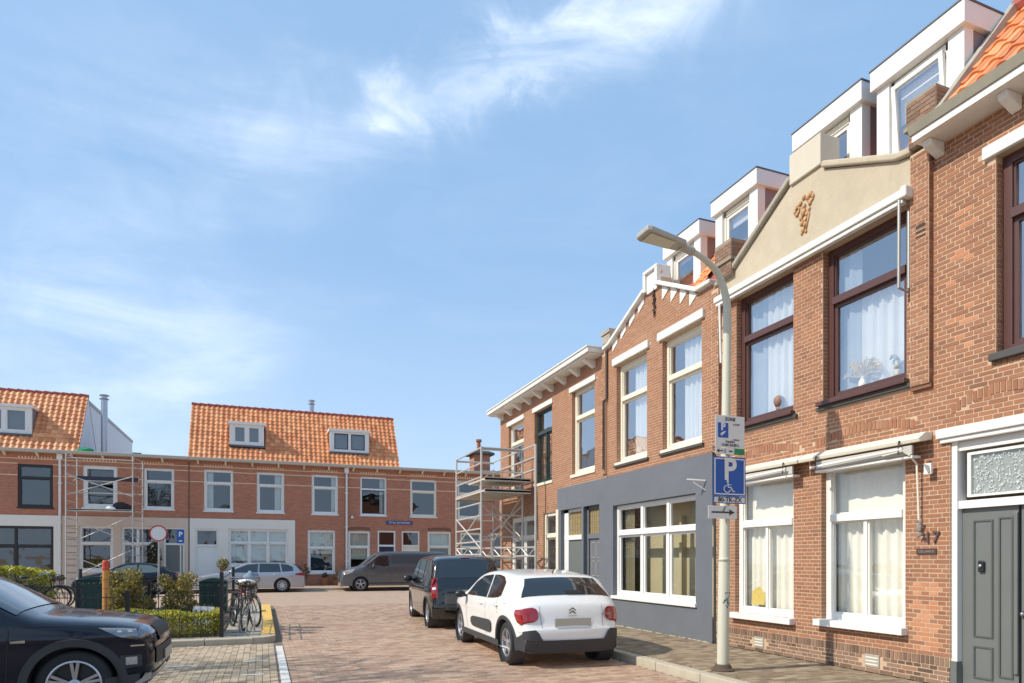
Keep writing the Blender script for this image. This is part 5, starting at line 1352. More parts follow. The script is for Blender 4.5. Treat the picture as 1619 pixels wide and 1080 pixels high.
c.spatch('rear_bumper', m_plastic, (.0, .42), (.05, .23), -.96, .96, .022)
for sg in (1, -1):
    c.spatch('bumper_corner', m_plastic, (.03, .56), (.0, .40), .80*sg, 1.0*sg, .024, n=5, b0=.66*sg, b1=1.0*sg)
c.side('bumper_side', m_plastic, [(.09, .54), (.20, .48), (.36, .42)], [(.09, .26), (.20, .26), (.36, .27)], .020)
def round_light(car, sg, x_side, zc, hz_, alat, m, off=.02):
    # rounded lens wrapping the rear corner: rows by height, columns from the rear face round to the side
    i_lo, i_hi = car.idx((.05, zc-hz_)), car.idx((.09, zc+hz_)); lo, hi = min(i_lo, i_hi), max(i_lo, i_hi)
    mb = MB(); n = 14; rng = list(range(lo, hi+1)); M_ = 12
    for r_ in range(M_+1):
        f = r_/M_; th = (f*2-1); wdt = (1-abs(th)**3.2)**.5 if abs(th) < 1 else 0.0
        fi = lin(0, len(rng)-1, f); i0 = rng[int(fi)]; i1 = rng[min(int(fi)+1, len(rng)-1)]; fr_ = fi-int(fi)
        for q in range(n+1):
            g_ = q/n
            if g_ < .55:
                a = 1-(1-alat)*wdt*(1-g_/.55); p = car.strap(i0, a*sg, off).lerp(car.strap(i1, a*sg, off), fr_)
            else:
                p0 = car.strap(i0, sg, off).lerp(car.strap(i1, sg, off), fr_); e = (g_-.55)/.45*wdt*x_side
                p = Vector((p0.x+e, sg*(car.hw(p0.x+e, p0.z)+off), p0.z+e*.10)) if e > 0 else p0
            mb.v.append(tuple(p))
    for r_ in range(M_):
        for q in range(n): a = r_*(n+1)+q; mb.f.append((a, a+1, a+n+2, a+n+1)); mb.t.append(0)
    return mb.build('tail_light', m, car.root, local=True, smooth=True)
for sg in (1, -1):
    tl_ = round_light(c, sg, .12, .80, .12, .69, m_tail)
for sg in (1, -1):
    c.spatch('tailgate_seam', m_black, (.10, .93), (.035, .60), .645*sg, .652*sg, .005, n=1)
    c.spatch('reflector', m_brakelamp, (.03, .345), (.035, .315), .72*sg, .92*sg, .026, n=3)
c.spatch('tailgate_seam', m_black, (.036, .598), (.034, .59), -.65, .65, .006, n=8)
c.side('fuel_flap_seam', m_black, [(.62, .93), (.74, .93)], [(.62, .925), (.74, .925)], .004, (1,))
c.plate((.02, .66), .29, .125, .02)
c.spatch('plate_recess', mat('recess_grey', (.45, .45, .43), .5), (.055, .74), (.01, .59), -.36, .36, .008, n=6)
lg = MB()   # double chevron emblem
for dz in (0, .045):
    for sg in (1, -1): lg.tube((.075-.02, 0, .84+dz), (.075-.015, sg*.055, .80+dz), .010, .007, 6)
i = c.idx((.09, .84)); 
lg.build('chevron_emblem', mat('dark_chrome', (.12, .12, .12), .25, metal=.8), c.root, local=True)
bb = MB(); bb.box(.045, .053, -.07, .07, .765, .772); bb.box(.055, .06, -.62, -.56, .775, .80); bb.box(.055, .06, -.54, -.50, .775, .80); bb.build('badge_lettering', m_zinc, c.root, local=True)
c.wheels(5, m_rim, style=1); c.mirror(2.95, .93, m_black); c.handle(1.95, .86); c.handle(1.08, .88)
c.seam([(1.70, .97), (1.72, .45), (1.66, .36)]); c.seam([(2.98, .96), (2.95, .5), (2.9, .36)]); c.seam([(1.12, 1.0), (1.0, .75)])
ant = MB(); ant.tube((.85, 0, 1.39), (.72, 0, 1.50), .012, .006, 6); ant.build('antenna', m_black, c.root, local=True)
c.spatch('rear_wiper', m_black, (.33, 1.12), (.30, 1.07), -.35, .02, .016, n=6)
MB().blob((.30, 0, 1.09), .03, 8).build('wiper_hub', m_black, c.root, local=True)

# --- black high-roof family van
ky = R(90-5.5); hx, hy = math.cos(ky), math.sin(ky); clv = Vector((-math.sin(ky), math.cos(ky)))
RL = Vector((3.72, 15.2)); o_ = Vector((-.08, 0))+RL-Vector((hx, hy))*.72-clv*(.90-.03)
kt = [(4.72, .22), (4.78, .5), (4.72, .78), (4.5, .98), (4.05, 1.12), (3.80, 1.18), (3.15, 1.66), (2.8, 1.71), (1.8, 1.73), (.65, 1.70), (.34, 1.60), (.12, 1.10), (.04, .98), (.02, .60), (.0, .50), (.02, .24)]
k = Car('family_van', 'black high roofed family van parked ahead of the white hatchback', (o_.x, o_.y, 0), ky, 4.8, 1.82, kt, zb=.24, belt=1.02, tum=.24, rad=.34, xr=.72, xf=3.85, paint=p_bk2, plan=.13, r=.08, cat='van')
k.spatch('rear_window', m_carglass, (.36, 1.57), (.14, 1.14), -.82, .82, .008, b0=-.90, b1=.90)
k.spatch('windscreen', m_carglass, (3.74, 1.22), (3.2, 1.63), -.9, .9, .008)
k.side('side_window', m_carglass, [(.45, 1.58), (1.35, 1.60)], [(.42, 1.14), (1.38, 1.12)]); k.side('side_window', m_carglass, [(1.45, 1.60), (2.5, 1.60)], [(1.48, 1.12), (2.52, 1.10)]); k.side('side_window', m_carglass, [(2.6, 1.60), (3.0, 1.56), (3.62, 1.14)], [(2.62, 1.10), (3.0, 1.09), (3.66, 1.09)])
for sg in (1, -1):
    t_ = k.spatch('tail_light', m_tail, (.12, 1.20), (.03, .76), .86*sg, 1.0*sg, .014, n=4); k.side('tail_light_side', m_tail, [(.12, 1.22), (.22, 1.18)], [(.12, .74), (.20, .80)], .012, (sg,), t_)
for sg in (1, -1): k.spatch('reverse_light', m_signwhite, (.06, 1.00), (.04, .90), .90*sg, .985*sg, .02, n=3)
k.spatch('rear_bumper', p_bk2, (.01, .58), (.01, .26), -1, 1, .03); k.spatch('bumper_step', m_plastic, (.01, .55), (.005, .50), -.95, .95, .045)
k.plate((.03, .86), .26, .115, .015); k.spatch('high_brake_light', m_brakelamp, (.48, 1.655), (.44, 1.64), -.14, .14, .012)
k.wheels(7, m_rim); k.mirror(3.35, 1.05, m_black, (.08, .11, .10)); k.handle(1.15, .98); k.handle(2.7, .98); k.seam([(2.55, 1.6), (2.57, .4)]); k.seam([(1.41, 1.6), (1.42, .9), (1.3, .5), (1.25, .32)]); k.archtrim(.03)
k.spatch('roof_antenna', m_black, (.6, 1.73), (.55, 1.73), -.02, .02, .04, n=2)

# --- silver estate car across, facing left
def across(name, label, xfront, ynear, L, Wd, top, **kw):
    return Car(name, label, (xfront+L, ynear+Wd/2, 0), R(180), L, Wd, top, **kw)
et = [(5.12, .20), (5.2, .42), (5.12, .66), (4.9, .82), (4.4, .94), (3.75, 1.03), (3.0, 1.42), (2.55, 1.49), (1.6, 1.50), (.75, 1.44), (.45, 1.36), (.16, 1.02), (.06, .92), (.0, .60), (.03, .24)]
e = across('estate_car', 'silver estate car parked facing left before the pale grey house', -3.18, 33.9, 5.2, 1.82, et, zb=.22, belt=.94, tum=.36, rad=.345, xr=1.12, xf=4.2, paint=p_silver, plan=.16, r=.085)
e.spatch('windscreen', m_carglass, (3.65, 1.08), (3.08, 1.38), -.9, .9, .007); e.spatch('rear_window', m_carglass, (.50, 1.34), (.22, 1.08), -.85, .85, .007)
e.side('side_window', m_carglass, [(2.22, 1.40), (2.7, 1.37), (3.5, 1.03)], [(2.24, .99), (2.7, .98), (3.52, .98)]); e.side('side_window', m_carglass, [(1.25, 1.40), (2.15, 1.41)], [(1.18, 1.0), (2.17, .99)]); e.side('side_window', m_carglass, [(.62, 1.24), (.85, 1.36), (1.18, 1.40)], [(.60, 1.05), (.8, 1.03), (1.12, 1.01)])
for sg in (1, -1):
    t_ = e.spatch('tail_light', m_tail, (.10, .97), (.06, .83), .7*sg, 1.0*sg, .012, n=5); e.side('tail_light_side', m_tail, [(.12, .98), (.5, .92)], [(.12, .82), (.5, .86)], .01, (sg,), t_)
    h_ = e.spatch('headlight', m_head, (5.05, .74), (4.85, .84), .6*sg, 1.0*sg, .01, n=5); e.side('headlight_side', m_head, [(4.6, .84), (5.0, .78)], [(4.75, .74), (5.0, .68)], .008, (sg,), h_)
e.spatch('grille', m_plastic, (5.16, .55), (5.1, .68), -.5, .5, .01); e.plate((.02, .72)); e.wheels(10, m_rim); e.mirror(3.4, .99, p_silver); e.handle(2.45, .86); e.handle(1.45, .87); e.seam([(2.19, 1.4), (2.2, .4)]); e.seam([(3.5, .98), (3.45, .4)]); e.seam([(1.22, .98), (1.3, .75)])
e.side('roof_rail', m_plastic, [(.9, 1.455), (2.5, 1.475)], [(.9, 1.43), (2.5, 1.45)], .02)

# --- dark grey panel van, facing left
vt = [(5.62, .22), (5.7, .5), (5.62, .88), (5.45, 1.06), (4.85, 1.24), (4.55, 1.32), (3.85, 1.92), (3.55, 2.02), (2.8, 2.06), (.3, 2.04), (.12, 1.98), (.02, 1.2), (.0, .5), (.02, .24)]
v = across('panel_van', 'dark grey panel van parked facing left before the brick houses', 3.62, 33.6, 5.7, 1.98, vt, zb=.26, belt=1.22, tum=.12, rad=.36, xr=1.1, xf=4.68, paint=p_dgrey, plan=.13, r=.09, cat='van')
v.spatch('windscreen', m_carglass, (4.5, 1.36), (3.92, 1.86), -.92, .92, .008); v.side('side_window', m_carglass, [(3.28, 1.80), (3.75, 1.80), (4.40, 1.32)], [(3.25, 1.26), (3.7, 1.24), (4.45, 1.22)])
v.side('panel_groove', mat('van_groove', (.06, .062, .065), .35), [(.3, 1.86), (3.1, 1.86)], [(.3, 1.40), (3.1, 1.40)], .003)
for sg in (1, -1):
    h_ = v.spatch('headlight', m_head, (5.55, .95), (5.2, 1.12), .62*sg, 1.0*sg, .012, n=5); v.side('headlight_side', m_head, [(4.95, 1.16), (5.45, 1.02)], [(5.1, .96), (5.45, .82)], .01, (sg,), h_)
    v.spatch('tail_light', m_tail, (.06, 1.6), (.02, .95), .9*sg, 1.0*sg, .012, n=3)
v.spatch('grille', m_plastic, (5.68, .6), (5.6, .85), -.55, .55, .01); v.plate((.01, .8)); v.wheels(5, m_rim, style=1); v.mirror(4.05, 1.22, m_plastic, (.09, .12, .14)); v.handle(3.35, 1.12, m_plastic); v.handle(2.95, 1.12, m_plastic)
v.seam([(3.2, 1.85), (3.2, .4)]); v.seam([(1.65, 1.9), (1.65, .4)]); v.seam([(4.45, 1.22), (4.3, .45)]); v.side('sill_trim', m_plastic, [(1.5, .44), (4.25, .44)], [(1.5, .37), (4.25, .37)], .014)

# --- black saloon far left, facing left
bt_ = [(4.42, .2), (4.5, .42), (4.42, .64), (4.2, .82), (3.5, .96), (3.15, 1.02), (2.45, 1.38), (2.1, 1.45), (1.3, 1.43), (.7, 1.2), (.35, 1.04), (.08, .98), (.0, .6), (.03, .24)]
b = across('saloon_car', 'black saloon car parked behind the garden and the round sign', -8.0, 33.9, 4.4, 1.8, [(min(x*4.4/4.5, 4.4), z*1.03) for x, z in bt_], zb=.22, belt=.93, tum=.38, rad=.33, xr=.85, xf=3.5, paint=p_black, r=.085)
b.spatch('windscreen', m_carglass, (3.0, 1.1), (2.45, 1.38), -.9, .9, .007); b.spatch('rear_window', m_carglass, (1.15, 1.42), (.5, 1.15), -.85, .85, .007)
m_rg = mat('reflecting_side_glass', (.12, .17, .16), .06, var=.1, coat=1)
b.side('side_window', m_rg, [(1.75, 1.38), (2.2, 1.35), (2.85, 1.04)], [(1.76, 1.0), (2.2, 1.0), (2.9, 1.0)]); b.side('side_window', m_rg, [(.85, 1.16), (1.2, 1.34), (1.68, 1.38)], [(.85, 1.04), (1.2, 1.01), (1.68, 1.0)])
b.wheels(5, m_rim); b.mirror(2.75, .98, p_black); b.plate((.02, .8)); b.handle(1.95, .86)
for sg in (1, -1):
    b.spatch('headlight', m_head, (4.3, .74), (4.05, .86), .6*sg, 1*sg, .01, n=4); b.spatch('tail_light', m_tail, (.1, .98), (.03, .8), .68*sg, 1*sg, .012, n=4)
b.seam([(1.72, 1.38), (1.74, .4)])

# --- black compact crossover in the bay, left foreground, facing right
L_ = 4.25; fx = -1.04
st_ = [(4.14, .26), (4.25, .46), (4.25, .70), (4.19, .89), (3.92, .97), (3.35, 1.035), (3.12, 1.06), (2.40, 1.50), (2.05, 1.57), (1.2, 1.58), (.5, 1.50), (.15, 1.1), (.02, .7), (.05, .28)]
s = Car('crossover_car', 'glossy black compact crossover parked in the bay at the lower left corner', (fx-L_, 7.62+.89, 0), 0, L_, 1.78, st_, zb=.25, belt=.97, tum=.34, rad=.345, xr=.78, xf=3.53, paint=p_black, plan=.20, planp=2.6, r=.09, arch=.055)
s.spatch('windscreen', m_carglass, (3.10, 1.12), (2.42, 1.49), -.93, .93, .008, n=16, b0=-.9, b1=.9)
s.spatch('cowl', m_plastic, (3.16, 1.10), (3.12, 1.115), -.88, .88, .006)
s.side('side_window', m_carglass, [(1.75, 1.48), (2.2, 1.45), (2.85, 1.10)], [(1.75, 1.06), (2.2, 1.06), (2.92, 1.06)]); s.side('side_window', m_carglass, [(.6, 1.4), (1.65, 1.48)], [(.6, 1.08), (1.66, 1.06)])
s.archtrim(.075, m_plastic); s.side('sill_cladding', m_plastic, [(1.16, .40), (2.95, .40)], [(1.16, .25), (2.95, .25)], .016)
s.seam([(2.93, 1.06), (3.0, .92), (2.98, .42)], .009); s.seam([(3.02, .955), (3.55, .935), (3.9, .915)], .006)
for sg in (1, -1):
    h_ = s.spatch('headlight', m_head2, (4.18, .80), (4.12, .905), .60*sg, 1.0*sg, .012, n=6, b0=.66*sg, b1=1.0*sg); s.side('headlight_side', m_head2, [(3.74, .915), (3.92, .905), (4.07, .89)], [(3.80, .88), (3.93, .81), (4.09, .77)], .010, (sg,), h_)
    for lx in (3.92, 4.01): MB().blob((lx, sg*(s.hw(lx, .86)+.004), .86), .030, 10, 0, (1.1, .35, .8)).build('lamp_lens', m_chrome, h_, local=True, smooth=True)
    s.side('daylight_strip', m_signwhite, [(3.78, .908), (4.07, .885)], [(3.78, .902), (4.07, .876)], .014, (sg,), h_)
    s.side('bumper_cladding', m_plastic, [(3.80, .40), (4.10, .42)], [(3.80, .26), (4.08, .28)], .014, (sg,))
    f_ = s.side('fog_light_recess', m_plastic, [(3.93, .62), (4.12, .62)], [(3.93, .48), (4.12, .50)], .010, (sg,))[0]
    s.side('fog_light', m_head, [(3.98, .60), (4.08, .60)], [(3.98, .52), (4.08, .52)], .02, (sg,), f_)
    s.side('indicator_strip', m_chrome, [(4.02, .72), (4.14, .72)], [(4.02, .705), (4.14, .705)], .012, (sg,))
for sg in (1, -1): s.side('skid_corner', m_rim, [(3.98, .27), (4.20, .43)], [(4.0, .25), (4.20, .36)], .02, (sg,))
gl = s.spatch('grille', m_plastic, (4.22, .72), (4.15, .885), -.55, .55, .010)
for k_ in range(3): s.spatch('grille_bar', m_chrome, (4.225-.02*k_, .74+.06*k_), (4.218-.02*k_, .755+.06*k_), -.95 if k_ == 2 else -.55, .95 if k_ == 2 else .55, .016, parent=gl)
s.spatch('lower_intake', m_plastic, (4.25, .50), (4.24, .66), -.8, .8, .010)
s.spatch('skid_plate', m_rim, (4.18, .32), (4.22, .40), -.98, .98, .022); s.plate((4.24, .56), .26, .11, .02)
s.wheels(5, m_rim, rr=.70, style=1); s.mirror(2.72, 1.08, p_black, (.10, .10, .085)); s.handle(1.9, .92)
bdg = s.side('side_badge', m_chrome, [(3.02, .81), (3.14, .815)], [(3.02, .79), (3.14, .79)], .010)
s.side('wiper', m_black, [(0, 0), (0, 0)], [(0, 0), (0, 0)]) if False else None
s.spatch('wiper_blade', m_black, (3.09, 1.13), (3.075, 1.14), -.8, .1, .014, n=8)

# ================================================================== STREET LAMP with signs
lp = thing('street_lamp', 'tall cream street lamp post with curved arm and flat grey head', 'street lamp', (5.75, 7.16, PAV))
X, Y = 5.745, 7.16
XT = 5.82
pole = MB(); pp_, rr_p = [(X, Y, PAV), (X+.025, Y, 1.6), (X+.025, Y, 1.62), (XT, Y, 4.7), (XT, Y, 4.9)], [.078, .075, .069, .055, .053]
for k in range(1, 17):
    f = k/16; a = R(78)*f; pp_.append((XT-.62*(1-math.cos(a)) - .30*max(0, f-.6), Y, 4.9+.78*math.sin(a)*.98)); rr_p.append(.053-.017*f)
pole.pipe(pp_, rr_p, 24); prev = pp_[-1]
pole_end = prev; pole.build('pole', m_pole, lp, smooth=True)
bs = MB(); bs.lathe([(.0, 0), (.15, 0), (.15, .015), (.12, .04), (.10, .08), (.088, .09)], (X, Y, PAV), 'z', 20); bs.build('pole_foot', m_soil, lp)
MB().tube((X+.025, Y, 1.58), (X+.025, Y, 1.63), .080, .072, 24).build('pole_collar', m_pole, lp, smooth=True)
hz = pole_end
cn = MB(); cn.tube((hz[0]+.06, Y, hz[2]-.015), (hz[0]-.14, Y, hz[2]+.03), .055, .05, 14); cn.build('arm_socket', m_lamphead, lp)
hd = MB(); t_ = .075; x0_, x1_ = hz[0]-.10, hz[0]-.72
hd.prism([(x0_, Y-.10, hz[2]+.0), (x1_+.06, Y-.155, hz[2]+.06), (x1_, Y-.13, hz[2]+.068), (x1_, Y+.13, hz[2]+.068), (x1_+.06, Y+.155, hz[2]+.06), (x0_, Y+.10, hz[2]+.0)], (0, 0, .075)); hdo = bevel(hd.build('lamp_head', m_lamphead, lp), .02, 3)
ln_ = MB(); ln_.prism([(x0_-.17, Y-.095, hz[2]+.015), (x1_+.07, Y-.115, hz[2]+.053), (x1_+.07, Y+.115, hz[2]+.053), (x0_-.17, Y+.095, hz[2]+.015)], (0, 0, -.006)); ln_.build('lamp_lens', m_lampglass, hdo)
# graffiti scribble on pole
gs = MB()
rr = random.Random(2)
for k in range(5):
    z = 1.0+k*.035; a0 = -2.2+rr.uniform(-.3, .3)
    for j in range(5):
        a1 = a0+rr.uniform(-.1, .45); z1 = z+rr.uniform(-.05, .05); gs.tube((X+.015+.077*math.cos(a0), Y+.077*math.sin(a0), z), (X+.015+.077*math.cos(a1), Y+.077*math.sin(a1), z1), .005, .005, 4); a0, z = a1, z1
gs.build('graffiti', mat('graffiti_ink', (.03, .10, .12), .6), lp, kind='stuff')
# signs face the camera direction of the street (normal about -y)
srz = R(0)
def sign(name, label, cx, cz, w_, h_, m, y=Y-.10, cat='sign', r=.02, rz=srz, zlo=None):
    t = thing(name, label, cat, (cx, y, cz), None, rz)
    b_ = MB(); b_.box(-w_/2, w_/2, 0, .006, -h_/2 if zlo is None else zlo, h_/2); bevel(b_.build('plate', m, t, local=True), .002)
    br = MB(); br.box(-.05, .05, .006, .05, -.03, .03); br.build('clamp', m_galv, t, local=True)
    return t
def zR(py): return CAM_H+(HY-py)*8.72/F_PX
z1 = sign('zone_sign', 'white parking zone sign with small blue P panel, topmost on the lamp post', 5.783, 3.25, .475, .51, m_signwhite, zlo=-.168)
def onsign(t, x0, x1, z0, z1_, m, name, y=-.004):
    b_ = MB(); b_.box(x0, x1, y, 0.001, z0, z1_); return b_.build(name, m, t, local=True)
bl_ = onsign(z1, -.195, -.03, -.04, .155, m_blue, 'blue_panel')
E90 = (R(90), 0, 0)
text('P', .13, m_signwhite, z1, (-.115, -.005, .10), E90, bold=.006)
text('ZONE', .062, m_signtext, z1, (0, -.005, .205), E90, bold=.001)
text('I-ZONE', .032, m_signtext, z1, (.10, -.004, .14), E90); text('Behalve', .030, m_signtext, z1, (.10, -.004, -.06), E90)
text('Dagelijks', .042, m_signtext, z1, (0, -.004, -.088), E90); text('13.00-24.00 h', .052, m_signtext, z1, (0, -.004, -.135), E90, bold=.0008)
hb = MB(); hb.prism([(-.16, -.005, .01), (-.10, -.005, .045), (-.065, -.005, .045), (-.10, -.005, .015), (-.14, -.005, -.02)], (0, .002, 0)); hb.build('hand_symbol', m_signwhite, z1, local=True)
z2 = sign('direction_strip', 'thin white and green parking direction strip under the zone sign', 5.783, 3.035, .475, .085, m_signwhite)
onsign(z2, .07, .235, -.04, .04, m_green, 'green_field')
aw = MB(); aw.box(-.20, -.11, -.005, -.003, -.006, .006); aw.prism([(-.215, -.005, 0), (-.17, -.005, -.028), (-.185, -.005, 0), (-.17, -.005, .028)], (0, .002, 0)); aw.box(-.085, -.075, -.005, -.003, -.025, .025); aw.box(-.02, .04, -.005, -.003, -.008, .008); aw.build('arrow', m_signtext, z2, local=True)
z3 = sign('disabled_parking_sign', 'blue parking sign with white P and wheelchair symbol on the lamp post', 5.778, 2.70, .525, .52, m_blue)
rim_ = MB()
for (a, b_, c_, d_) in ((-.245, .245, .225, .24), (-.245, .245, -.24, -.225), (-.245, -.23, -.225, .225), (.23, .245, -.225, .225)): rim_.box(a, b_, -.003, 0, c_, d_)
rim_.build('white_rim', m_signwhite, z3, local=True)
text('P', .40, m_signwhite, z3, (.0, -.005, .085), E90, bold=.012, sx=1.0)
wc_ = MB()
wc_.lathe([(0, -.001), (.018, -.001), (.018, .002), (0, .002)], (-.035, -.004, -.065), 'y', 14)
wc_.path([(-.035, -.005, -.085), (-.03, -.005, -.14), (.02, -.005, -.145), (.05, -.005, -.20), (.075, -.005, -.195)], .008, 6); wc_.path([(-.03, -.005, -.108), (.02, -.005, -.108)], .006, 6)
wc_.path([(-.045+.052*math.cos(t), -.005, -.165+.046*math.sin(t)) for t in [R(100+k*25) for k in range(11)]], .007, 6); wc_.build('wheelchair_symbol', m_signwhite, z3, local=True)
z4 = sign('registration_plate_sign', 'narrow sign reading 80-TK-ZX below the blue parking sign', 5.778, 2.39, .525, .095, m_blue)
onsign(z4, -.245, .245, -.036, .036, m_signwhite, 'white_field', -.003)
text('80-TK-ZX', .082, m_signtext, z4, (0, -.006, 0), E90, bold=.002, sx=1.1)
z5 = sign('arrow_sign', 'white sign with black arrow pointing right, lowest on the lamp post', 5.665, 2.225, .46, .17, m_signwhite)
aw = MB(); aw.box(-.18, .12, -.006, -.003, -.01, .01); aw.prism([(.19, -.006, 0), (.10, -.006, -.04), (.12, -.006, 0), (.10, -.006, .04)], (0, .003, 0)); aw.build('arrow', m_signtext, z5, local=True)
tr_ = MB(); tr_.prism([(-.015, -.004, -.0), (.03, -.004, .083), (.06, -.004, .083), (.02, -.004, .0)], (0, .003, 0)); tr_.build('torn_sticker', m_zinc, z5, local=True)

# ================================================================== SCAFFOLDS
def scaffold(label, posts, ztops, rungs, xbr, decks, rails, r=.032):
    t = thing('scaffold', label, 'scaffold', (posts[0][0], posts[0][1], .1))
    for (x, y), zt in zip(posts, ztops): MB().tube((x, y, .12), (x, y, zt), r, r, 8).build('post', m_alu, t)
    for (i, j, z0, z1_, n) in rungs:
        for k in range(n):
            z = z0+(z1_-z0)*k/max(1, n-1); MB().tube((*posts[i], z), (*posts[j], z), r*.75, r*.75, 6).build('rung', m_alu, t)
    for (i, za, j, zb__) in xbr: MB().tube((*posts[i], za), (*posts[j], zb__), r*.75, r*.75, 6).build('brace', m_alu, t)
    for (x0, x1, y0, y1, z) in decks:
        d_ = MB(); d_.box(x0, x1, y0, y1, z, z+.05); d_.box(x0, x1, y0, y0+.04, z-.04, z+.08); d_.build('deck', m_deck, t)
    for (a, b_) in rails: MB().tube(a, b_, r*.75, r*.75, 6).build('rail', m_alu, t)
    return t
P1 = [(-8.9, 37.3), (-8.78, 38.8), (-6.06, 37.3), (-5.85, 38.8)]
s1 = scaffold('aluminium scaffold tower with platform before the flat roofed house at left', P1, [6.75, 6.75, 6.75, 6.75],
    [(0, 1, .5, 6.7, 15), (2, 3, .5, 6.7, 15)], [(0, 5.75, 2, 4.75), (0, 4.75, 2, 5.75), (0, 3.7, 2, 2.4), (0, 2.3, 2, 3.8), (0, 1.9, 2, .6), (0, .6, 2, 2.1)],
    [(-8.85, -5.95, 37.35, 38.7, 4.02)], [((-8.9, 37.3, 6.55), (-6.06, 37.3, 6.55)), ((-8.9, 37.3, 4.0), (-6.06, 37.3, 4.0)), ((-8.78, 38.8, 5.0), (-5.85, 38.8, 5.0))])
MB().box(-8.5, -5.9, 37.6, 37.9, 5.55, 5.72).build('dark_plank', mat('dark_plank', (.03, .03, .05), .6, var=.4), s1)
MB().tube((-8.78, 38.2, 5.55), (-8.5, 37.6, 5.6), .03, .03, 6).tube((-5.9, 37.7, 5.6), (-5.95, 38.5, 5.6), .03, .03, 6).build('plank_support', m_alu, s1)
sk = thing('debris_sack', 'dark sack lying on the platform of the left scaffold', 'sack', (-6.7, 37.7, 4.1))
MB().blob((-6.65, 37.8, 4.28), .30, 12, .12, (1.3, .9, .75)).blob((-6.3, 37.8, 4.22), .2, 10, .15, (1.1, .9, .8)).build('sack_body', m_sack, sk, smooth=True)
wbg = thing('white_bag', 'crumpled white bag beside the dark sack on the left scaffold', 'bag', (-7.1, 37.6, 4.1))
MB().blob((-7.05, 37.6, 4.16), .16, 9, .25, (1.5, .8, .6)).build('bag_body', m_white, wbg)
P2 = [(5.92, 20.6), (7.2, 20.6), (5.92, 18.0), (7.2, 18.0)]
s2 = scaffold('tall aluminium scaffold tower at the far corner of the right row', P2, [4.85, 4.6, 4.88, 4.6],
    [(0, 2, 1.0, 4.0, 9), (0, 1, 1.6, 4.8, 6), (2, 3, 1.0, 4.8, 7)],
    [(0, 2.9, 2, 1.9), (0, 2.0, 2, 3.0), (1, 3.4, 3, 2.2), (1, 2.2, 3, 3.5), (2, 3.2, 3, 2.1), (2, 2.1, 3, 3.2)],
    [(5.9, 7.3, 17.6, 20.6, 3.55), (5.9, 7.3, 17.6, 19.2, 3.88)],
    [((5.92, 20.6, 4.82), (7.2, 20.6, 4.82)), ((5.92, 18.0, 4.85), (7.2, 18.0, 4.85)), ((5.92, 20.6, 4.4), (5.92, 18.0, 4.4)), ((5.92, 20.6, 4.85), (5.92, 18.0, 4.85)), ((7.2, 20.6, 4.5), (7.2, 17.0, 4.5)), ((7.2, 20.6, 4.85), (7.2, 17.0, 4.85)), ((7.2, 20.6, 4.15), (7.2, 17.0, 4.15)), ((5.92, 20.6, 1.95), (7.2, 17.0, 1.95)), ((5.92, 20.6, 1.7), (7.2, 17.0, 1.7))])
MB().tube((7.2, 17.0, .12), (7.2, 17.0, 4.85), .035, .035, 8).build('post', m_alu, s2)
for k_ in range(6):
    a = k_/6; b_ = (k_+.5)/6; c_ = (k_+1)/6
    def q_(f, z): return (lin(5.92, 7.2, f), lin(20.6, 17.0, f), z)
    MB().tube(q_(a, 1.95), q_(b_, 1.7), .018, .018, 6).tube(q_(b_, 1.7), q_(c_, 1.95), .018, .018, 6).build('lattice_brace', m_alu, s2)

# ================================================================== GARDEN ISLAND
def bars_fence(label, p0, p1, z0, z1_, gap=.12, ends=True, r=.008, rails=(.08, .92), postr=.035, capz=None):
    t = thing('fence', label, 'fence', (p0[0], p0[1], z0)); L = math.dist(p0, p1); n = int(L/gap)
    def at(f): return lin(p0[0], p1[0], f), lin(p0[1], p1[1], f)
    for k in range(n+1):
        x, y = at(k/n); MB().tube((x, y, z0), (x, y, z1_), .0055, .0055, 5).build('bar', m_black, t)
    for f in rails: MB().tube((*p0, z0+(z1_-z0)*f), (*p1, z0+(z1_-z0)*f), .009, .009, 6).build('rail', m_black, t)
    m_ = max(1, round(L/1.6))
    for k in range(m_+1):
        x, y = at(k/m_); MB().box(x-postr, x+postr, y-postr, y+postr, z0-.02, (capz if (capz and k == m_) else z1_+.05)).build('post', m_black, t)
    return t
bars_fence('black bar railing in front of the low hedge', (-10.3, 13.86), (-.74, 13.86), .10, .98, .12, capz=1.36)
pf = thing('fence', 'black railing panel with sloping rails beside the bicycle', 'fence', (-.72, 14.0, .1))
for k_ in range(6): MB().tube((-.72, 13.9, .30+k_*.19), (-.66, 17.2, .33+k_*.195), .010, .010, 6).build('rail', m_black, pf)
MB().box(-.69, -.63, 17.2, 17.26, .08, 1.42).build('post', m_black, pf)
bars_fence('low black railing behind the flower bed', (-7.5, 19.4), (-1.2, 19.4), .10, .98, .15)

